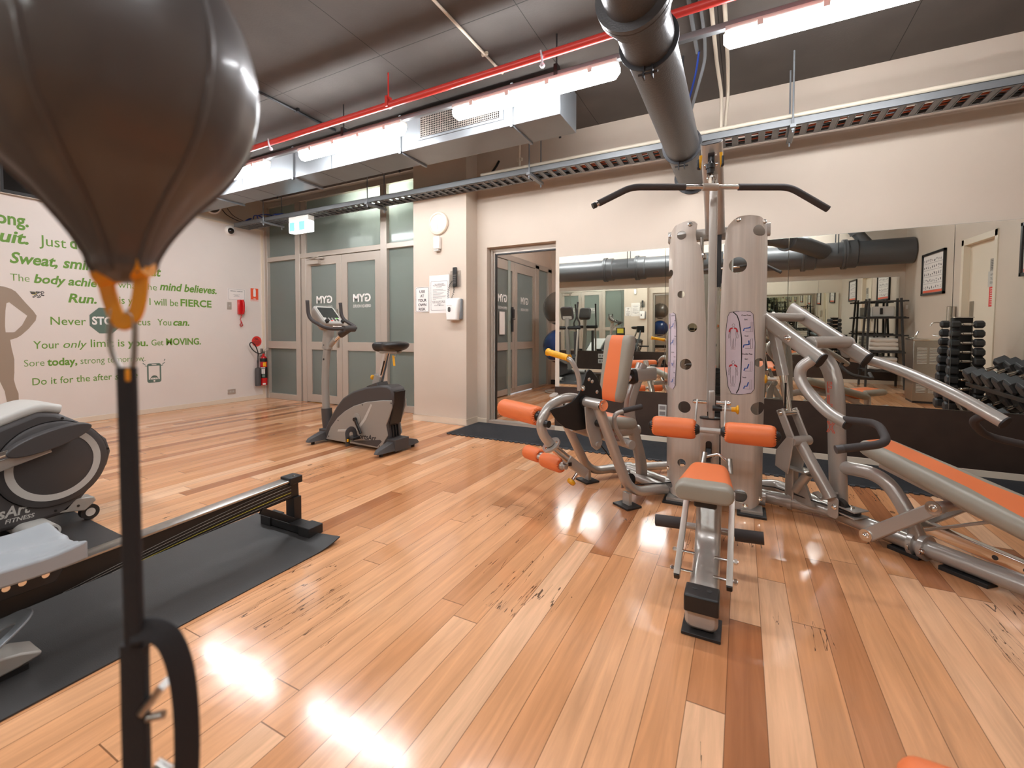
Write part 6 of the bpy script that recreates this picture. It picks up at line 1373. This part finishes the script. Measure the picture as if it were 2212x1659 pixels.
for i in range(6):
    q = i * PI / 3 - .35 + PI / 6
    MB().tube([(CX + (p.x * .985 + .0006) * math.cos(q), CY + (p.x * .985 + .0006) * math.sin(q), p.z) for p in pr_[4:-4]], .0028, 8).build('seam_piping', M_leather, sb)
MB().tube([(CX + .004, CY, 1.467), (CX + .004, CY, CEIL)], .005, 10).build('hanging_cord', M_web, sb)
MB().tube([(CX + .008 * math.cos(a), CY, 1.475 + .012 * math.sin(a)) for a in [2*PI*i/16 for i in range(16)]], .003, 8, closed=True).build('top_ring', M_chrome, sb)
ex_ = Vector((.881, .472, 0))                                  # across, as seen
Q = lambda a, z, o=0: (CX + ex_.x * a - .47 * o, CY + ex_.y * a - .88 * o * -1 * -1, z)
MB().sweep([Q(-.02, 1.180), Q(.02, 1.189)], stad(.02, .024), up=(0, 0, 1)).sweep(spline([Q(-.016, 1.178), Q(-.012, 1.16), Q(-.006, 1.143), Q(.0, 1.138), Q(.006, 1.143)], 5), rrect(.004, .013, .0015), up=(.881, .472, 0)).sweep(spline([Q(.016, 1.186), Q(.014, 1.165), Q(.010, 1.147), Q(.003, 1.139)], 5), rrect(.004, .012, .0015), up=(.881, .472, 0)).build('loop_strap', M_loop, sb)
tt = thing('ball_tether', (CX, CY, 0), 'black elastic tether and webbing strap hooked beneath the punching ball', 'tether')
MB().tube(spline([Q(-.010, 1.15), Q(-.013, 1.125), Q(-.010, 1.11), Q(-.005, 1.10), Q(.0, 1.092), Q(.006, 1.10), Q(.0085, 1.125), Q(.008, 1.143), Q(.002, 1.148)], 5), .0022, 10).build('double_hook', M_steel, tt)
MB().box(Q(.004, 1.094), (.008, .008, .012)).build('swivel', M_loop, tt, bev=.002)
MB().sweep([Q(.001, 1.1), Q(.002, .85)], stad(.0165, .007), up=(.47, -.88, 0)).build('elastic_cord', M_web, tt)
MB().sweep([Q(.002, .86), Q(.0015, .80), Q(.0015, .02)], rrect(.022, .008, .002), up=(.47, -.88, 0)).build('anchor_strap', M_web, tt)
MB().sweep(spline([Q(.002, .87), Q(.018, .872), Q(.033, .862), Q(.043, .83), Q(.046, .78), Q(.043, .73), Q(.03, .69), Q(.012, .67)], 6), rrect(.019, .004, .0015), up=(.5, -.6, .6)).build('strap_tail', M_web, tt)
MB().sweep([Q(.009, .793), Q(.026, .797)], circ(.0035, 10)).sweep([Q(.009, .80), Q(.028, .825)], rrect(.012, .006, .002)).sweep([Q(.018, .752), Q(.03, .745)], circ(.005, 10)).build('buckle', M_steel, tt)
MB().cyl((CX, CY, 0), (CX, CY, .02), .05).build('floor_anchor', M_dark, tt)

# ---------------------------------------------------------------- flat bench at the viewer's side
fb_ = thing('flat_bench', (.37, .4, 0), 'weight bench with an orange pad, its rounded end poking into view', 'bench')
pad(frame((.372, .385, .415), (0, 1, 0), (-1, 0, 0)), 1.14, .29, .075, lambda t: .09, matfn=lambda t, j: 0, endr=.06, n=30).build('bench_cushion', [M_orange, M_gvinyl], fb_)
MB().sweep([(.372, -.12, .35), (.372, .85, .35)], rrect(.06, .05, .008)).build('bench_rail', M_frame, fb_)
for y in (-.05, .78): MB().sweep([(.372, y, .35), (.372, y, .05)], rrect(.06, .06, .01)).sweep([(.17, y, .03), (.57, y, .03)], rrect(.06, .05, .01)).build('bench_leg', M_frame, fb_)
# ---------------------------------------------------------------- things the mirrors show
tr = thing('towel_shelf', (2.23, -.6, 0), 'black timber ladder shelf for towels in the corner, seen in the mirror', 'shelf')
for x in (1.965, 2.44):
    for y0, y1 in ((-.86, -.72), (-.34, -.5)):
        MB().sweep([(x + (-.03 if x < 2.2 else .03), y0, 0), (x + (.02 if x < 2.2 else -.02), y1, 1.58)], rrect(.045, .03, .003), up=(1, 0, 0)).build('post', M_wood, tr)
for x in (2.13, 2.28): MB().sweep([(x, -.84, .5), (x, -.74, 1.55)], rrect(.045, .02, .003), up=(1, 0, 0)).build('back_slat', M_wood, tr)
for z, d in ((.30, .2), (.636, .2), (.93, .17), (1.236, .15), (1.53, .12)):
    for y in (-.61 - d, -.61 + d): MB().sweep([(1.90, y, z), (2.52, y, z)], rrect(.03, .025, .003)).build('rung', M_wood, tr)
for z in (.318, .655, 1.255): MB().b2((1.93, -.79, z - .006), (2.48, -.43, z + .006)).build('shelf_board', M_wood, tr)
def towel(x, y, z, w, label):
    s = rrect(.30, .075, .036, 6); n = 10
    o = MB().rings([[(x - w / 2 + w * i / n, y + a * (1 - .05 * (i in (0, n))), z + .0375 + c * (1 - .12 * (i in (0, n)))+ .004 * math.sin(i * 1.7)) for a, c in s] for i in range(n + 1)]).build('towel', M_towel, at=(x, y, z))
    tag(o, label, 'towel', 'folded towels on the ladder shelf')
for k, (z, l) in enumerate(((.661, 'folded white towel at the bottom of the upper pile on the shelf'), (.736, 'folded white towel in the middle of the upper shelf pile'), (.811, 'folded white towel on top of the upper shelf pile'), (.324, 'folded white towel at the bottom of the lower shelf pile'), (.399, 'folded white towel, second of the lower shelf pile'), (.474, 'folded white towel on top of the lower shelf pile'))):
    towel(2.2, -.61, z, .40 - .01 * (k % 3), l)
dk = thing('speaker_dock', (2.19, -.56, 1.262), 'pale grey music dock with a dark player standing on the ladder shelf', 'speaker')
MB().b2((2.03, -.62, 1.262), (2.34, -.5, 1.44)).build('dock_body', M_lgrey, dk, bev=.012)
MB().b2((2.135, -.4995, 1.30), (2.175, -.485, 1.41)).build('music_player', M_black, dk, bev=.004)
# drinking fountain
df = thing('drinking_fountain', (2.39, .92, 0), 'stainless steel drinking fountain cabinet with louvres, seen in the mirror', 'drinking fountain')
MB().b2((2.2, .75, .03), (2.595, 1.09, .91)).build('cabinet', M_steel, df, bev=.004)
MB().b2((2.21, .76, 0), (2.58, 1.08, .03)).build('plinth', M_dark, df)
MB().b2((2.19, .74, .91), (2.597, 1.10, .94)).b2((2.21, .77, .94), (2.23, 1.07, .955)).build('basin_top', M_chrome, df, bev=.003)
for x0, x1, z0, n in ((2.24, 2.345, .58, 11), (2.375, 2.48, .58, 11), (2.24, 2.345, .16, 7), (2.375, 2.48, .16, 7)):
    b = MB()
    for i in range(n): b.box(((x0 + x1) / 2, 1.094, z0 + i * .022), (x1 - x0, .012, .010), Matrix.Rotation(.5, 3, 'X'))
    b.build('louvre_slats', M_lgrey, df)
MB().cyl((2.25, .98, .94), (2.25, .98, .99), .02).sweep([(2.25, .98, .98), (2.28, .96, 1.04)], rrect(.03, .012, .004)).build('bubbler', M_chrome, df)
MB().tube(fillet([(2.52, 1.02, .94), (2.52, 1.02, 1.17), (2.42, 1.0, 1.17), (2.40, 1.0, 1.12)], .05, 6), .009).cyl((2.5, .98, .97), (2.44, .95, .985), .007).build('gooseneck_tap', M_chrome, df)
pc = tag(MB().lathe([(.04, 1.15), (.045, 1.155), (.045, 1.39), (.04, 1.395)], (2.55, 1.2, 0)).build('cup_dispenser', M_chrome, at=(2.55, 1.2, 1.27)), 'chrome cup dispenser tube on the wall above the fountain', 'dispenser')
# door in the side wall with its notices
struct(MB().b2((EX - .012, 1.33, 0), (EX + .12, 1.40, 2.27)).b2((EX - .012, 2.24, 0), (EX + .12, 2.31, 2.27)).b2((EX - .012, 1.33, 2.19), (EX + .12, 2.31, 2.27)).build('trim_7', M_door, bev=.003))
dd = struct(MB().b2((EX + .06, 1.39, .005), (EX + .10, 2.25, 2.2)).build('door_5', M_door, at=(EX + .08, 1.82, 0), bev=.002))
struct(MB().b2((EX + .05, 1.46, .9), (EX + .06, 1.56, 1.45)).build('push_plate', M_steel, dd))
for nm, y0, y1, z0, z1, m, l, lines in (('door_notice', 1.97, 2.18, 1.80, 1.95, M_gpanel, 'dark grey notice at the top of the cream door', 6), ('door_sign', 1.93, 2.18, 1.61, 1.80, M_lgrey, 'pale grey toilet sign on the cream door', 0), ('door_notice', 1.97, 2.17, 1.37, 1.61, M_redsign, 'red warning notice below the grey signs on the cream door', 8)):
    o = tag(MB().b2((EX + .055, y0, z0), (EX + .059, y1, z1)).build(nm, m, at=(EX + .057, (y0 + y1) / 2, (z0 + z1) / 2)), l, 'notice')
    for i in range(lines): MB().b2((EX + .0542, y0 + .03, z1 - .03 - i * (z1 - z0 - .03) / lines), (EX + .055, y1 - .03 - .03 * (i % 3), z1 - .022 - i * (z1 - z0 - .03) / lines)).build('illegible_text_stripe', M_ink2 if m is M_gpanel else M_paper, o)
    if not lines:
        for i, (t_, w) in enumerate((('SAUNA', .14), ('TOILET', .14), ('SHOWER', .15))): text('sign_lettering', t_, M_ink2, (EX + .0545, (y0 + y1) / 2 + w / 2, z1 - .055 - i * .05), (0, -1, 0), (0, 0, 1), width=w, height=.03, parent=o, bold=0, depth=0)
# framed exercise charts
def chart(y0, y1, z0, z1, label):
    o = thing('framed_chart', (EX, (y0 + y1) / 2, (z0 + z1) / 2), label, 'framed chart', 'framed exercise charts')
    f = MB()
    for a, c in (((EX - .03, y0, z0), (EX, y0 + .035, z1)), ((EX - .03, y1 - .035, z0), (EX, y1, z1)), ((EX - .03, y0, z0), (EX, y1, z0 + .035)), ((EX - .03, y0, z1 - .035), (EX, y1, z1))): f.b2(a, c)
    f.build('frame', M_black, o)
    sh = MB().b2((EX - .012, y0 + .03, z0 + .03), (EX - .008, y1 - .03, z1 - .03)).build('sheet', M_paper, o)
    MB().b2((EX - .0135, y0 + .05, z0 + .04), (EX - .012, y1 - .05, z0 + .075)).build('chart_band', M_orsign, sh)
    r = random.Random(int(y0 * 100)); b = MB(); ny_ = int((y1 - y0 - .14) / .085)
    for i in range(5):
        for j in range(max(2, ny_)):
            y, z = y0 + .09 + j * .085, z1 - .12 - i * .105
            for q in range(3): b.box((EX - .0135, y + r.uniform(-.012, .012), z + r.uniform(-.02, .02)), (.001, r.uniform(.006, .026), r.uniform(.006, .022)))
    b.build('exercise_figure_print', M_ink, sh)
    b = MB()
    for i in range(5): b.b2((EX - .0132, y0 + .07, z1 - .165 - i * .105), (EX - .012, y1 - .07, z1 - .161 - i * .105))
    b.build('row_line', M_gray_ink, sh)
chart(-.13, .80, 1.59, 2.25, 'framed exercise chart on the wall between the towel shelf and the door'); chart(2.85, 3.75, 1.67, 2.23, 'framed exercise chart on the wall beyond the cream door')
# dumbbells
def hexdb(r, L, name='dumbbell'):
    """hex dumbbell along X, origin at its middle"""
    root = bpy.data.objects.new(name, None); COL.objects.link(root); root.empty_display_size = .05
    hl = L * .3
    for s in (-1, 1):
        MB().rings([[(s * x, r * k * math.cos(PI/6 + i*PI/3), r * k * math.sin(PI/6 + i*PI/3)) for i in range(6)] for x, k in ((L/2 - hl, .78), (L/2 - hl + .012, 1), (L/2 - .014, 1), (L/2, .72))]).build('head', M_hex, root, smooth=False, bev=.003)
    MB().lathe([(.010, -L/2 + hl - .002), (.013, -L/2 + hl + .01), (.011, -L*.12), (.016, -.03), (.017, 0), (.016, .03), (.011, L*.12), (.013, L/2 - hl - .01), (.010, L/2 - hl + .002)], (0, 0, 0), (1, 0, 0), 14).build('handle', M_chrome, root)
    return root
vr = thing('dumbbell_tower', (2.14, 2.87, 0), 'black upright rack holding pairs of hex dumbbells, seen in the mirror', 'dumbbell rack')
MB().sweep([(2.14, 2.87, .03), (2.14, 2.87, 1.24)], rrect(.11, .16, .02)).build('post', M_black, vr)
MB().lathe([(.16, 0), (.16, .02), (.1, .03)], (2.14, 2.87, 0), n=40).build('base', M_black, vr)
MB().b2((2.06, 2.80, 1.24), (2.22, 2.94, 1.252)).build('top_tray', M_chrome, vr, bev=.003)
ORD = ('top', 'second', 'third', 'fourth', 'fifth', 'sixth', 'seventh', 'eighth', 'ninth', 'lowest')
for i in range(10):
    z = 1.17 - i * .1; r = .042 + .003 * i; src = None
    MB().b2((2.06, 2.70, z - .02), (2.07, 3.04, z - .008)).b2((2.21, 2.70, z - .02), (2.22, 3.04, z - .008)).build('cradle_arm', M_chrome, vr)
    for c, y in enumerate((3.01, 2.73)):
        if src is None: o = src = hexdb(r, .27 + .006 * i)
        else: o = dup(src)
        o.location = (2.14, y, z)
        tag(o, '%s hex dumbbell down the upright rack, in the column %s' % (ORD[i], 'facing the mirror' if c == 0 else 'behind, towards the fountain'), 'dumbbell', 'hex dumbbells on the upright rack')
hr = thing('dumbbell_rack', (2.25, 4.0, 0), 'two tier black saddle rack of large hex dumbbells along the side wall', 'dumbbell rack')
for y in (3.32, 4.62): MB().rings([[(x, yy, z) for x, z in ((2.12, 0), (2.5, 0), (2.5, .78), (2.40, .78), (2.12, .3))] for yy in (y - .03, y + .03)]).build('end_frame', M_black, hr, bev=.004)
for x, z in ((2.08, .56), (2.33, .69), (2.04, .25), (2.30, .37)): MB().sweep([(x, 3.3, z), (x, 4.64, z)], rrect(.05, .04, .005)).build('tier_rail', M_black, hr)
tilt = math.atan2(.13, .25)
for t_, (x, z, nm) in enumerate(((2.17, .725, 'upper'), (2.13, .42, 'lower'))):
    src = None
    for j in range(6 if t_ == 0 else 5):
        if src is None: o = src = hexdb(.082 if t_ == 0 else .092, .36)
        else: o = dup(src)
        o.location = (x, 3.44 + j * (.205 if t_ == 0 else .25), z); o.rotation_euler = (0, -tilt, 0)
        tag(o, '%s hex dumbbell on the %s tier of the saddle rack, counted from the upright rack' % (('first', 'second', 'third', 'fourth', 'fifth', 'sixth', 'seventh', 'eighth')[j], nm), 'dumbbell', 'hex dumbbells on the saddle rack')
o = tag(MB().b2((EX - .008, -.95, 1.39), (EX, -.84, 1.46)).build('power_outlet', M_white, at=(EX, -.9, 1.42), bev=.003), 'white power outlet on the wall beside the ladder shelf', 'outlet')
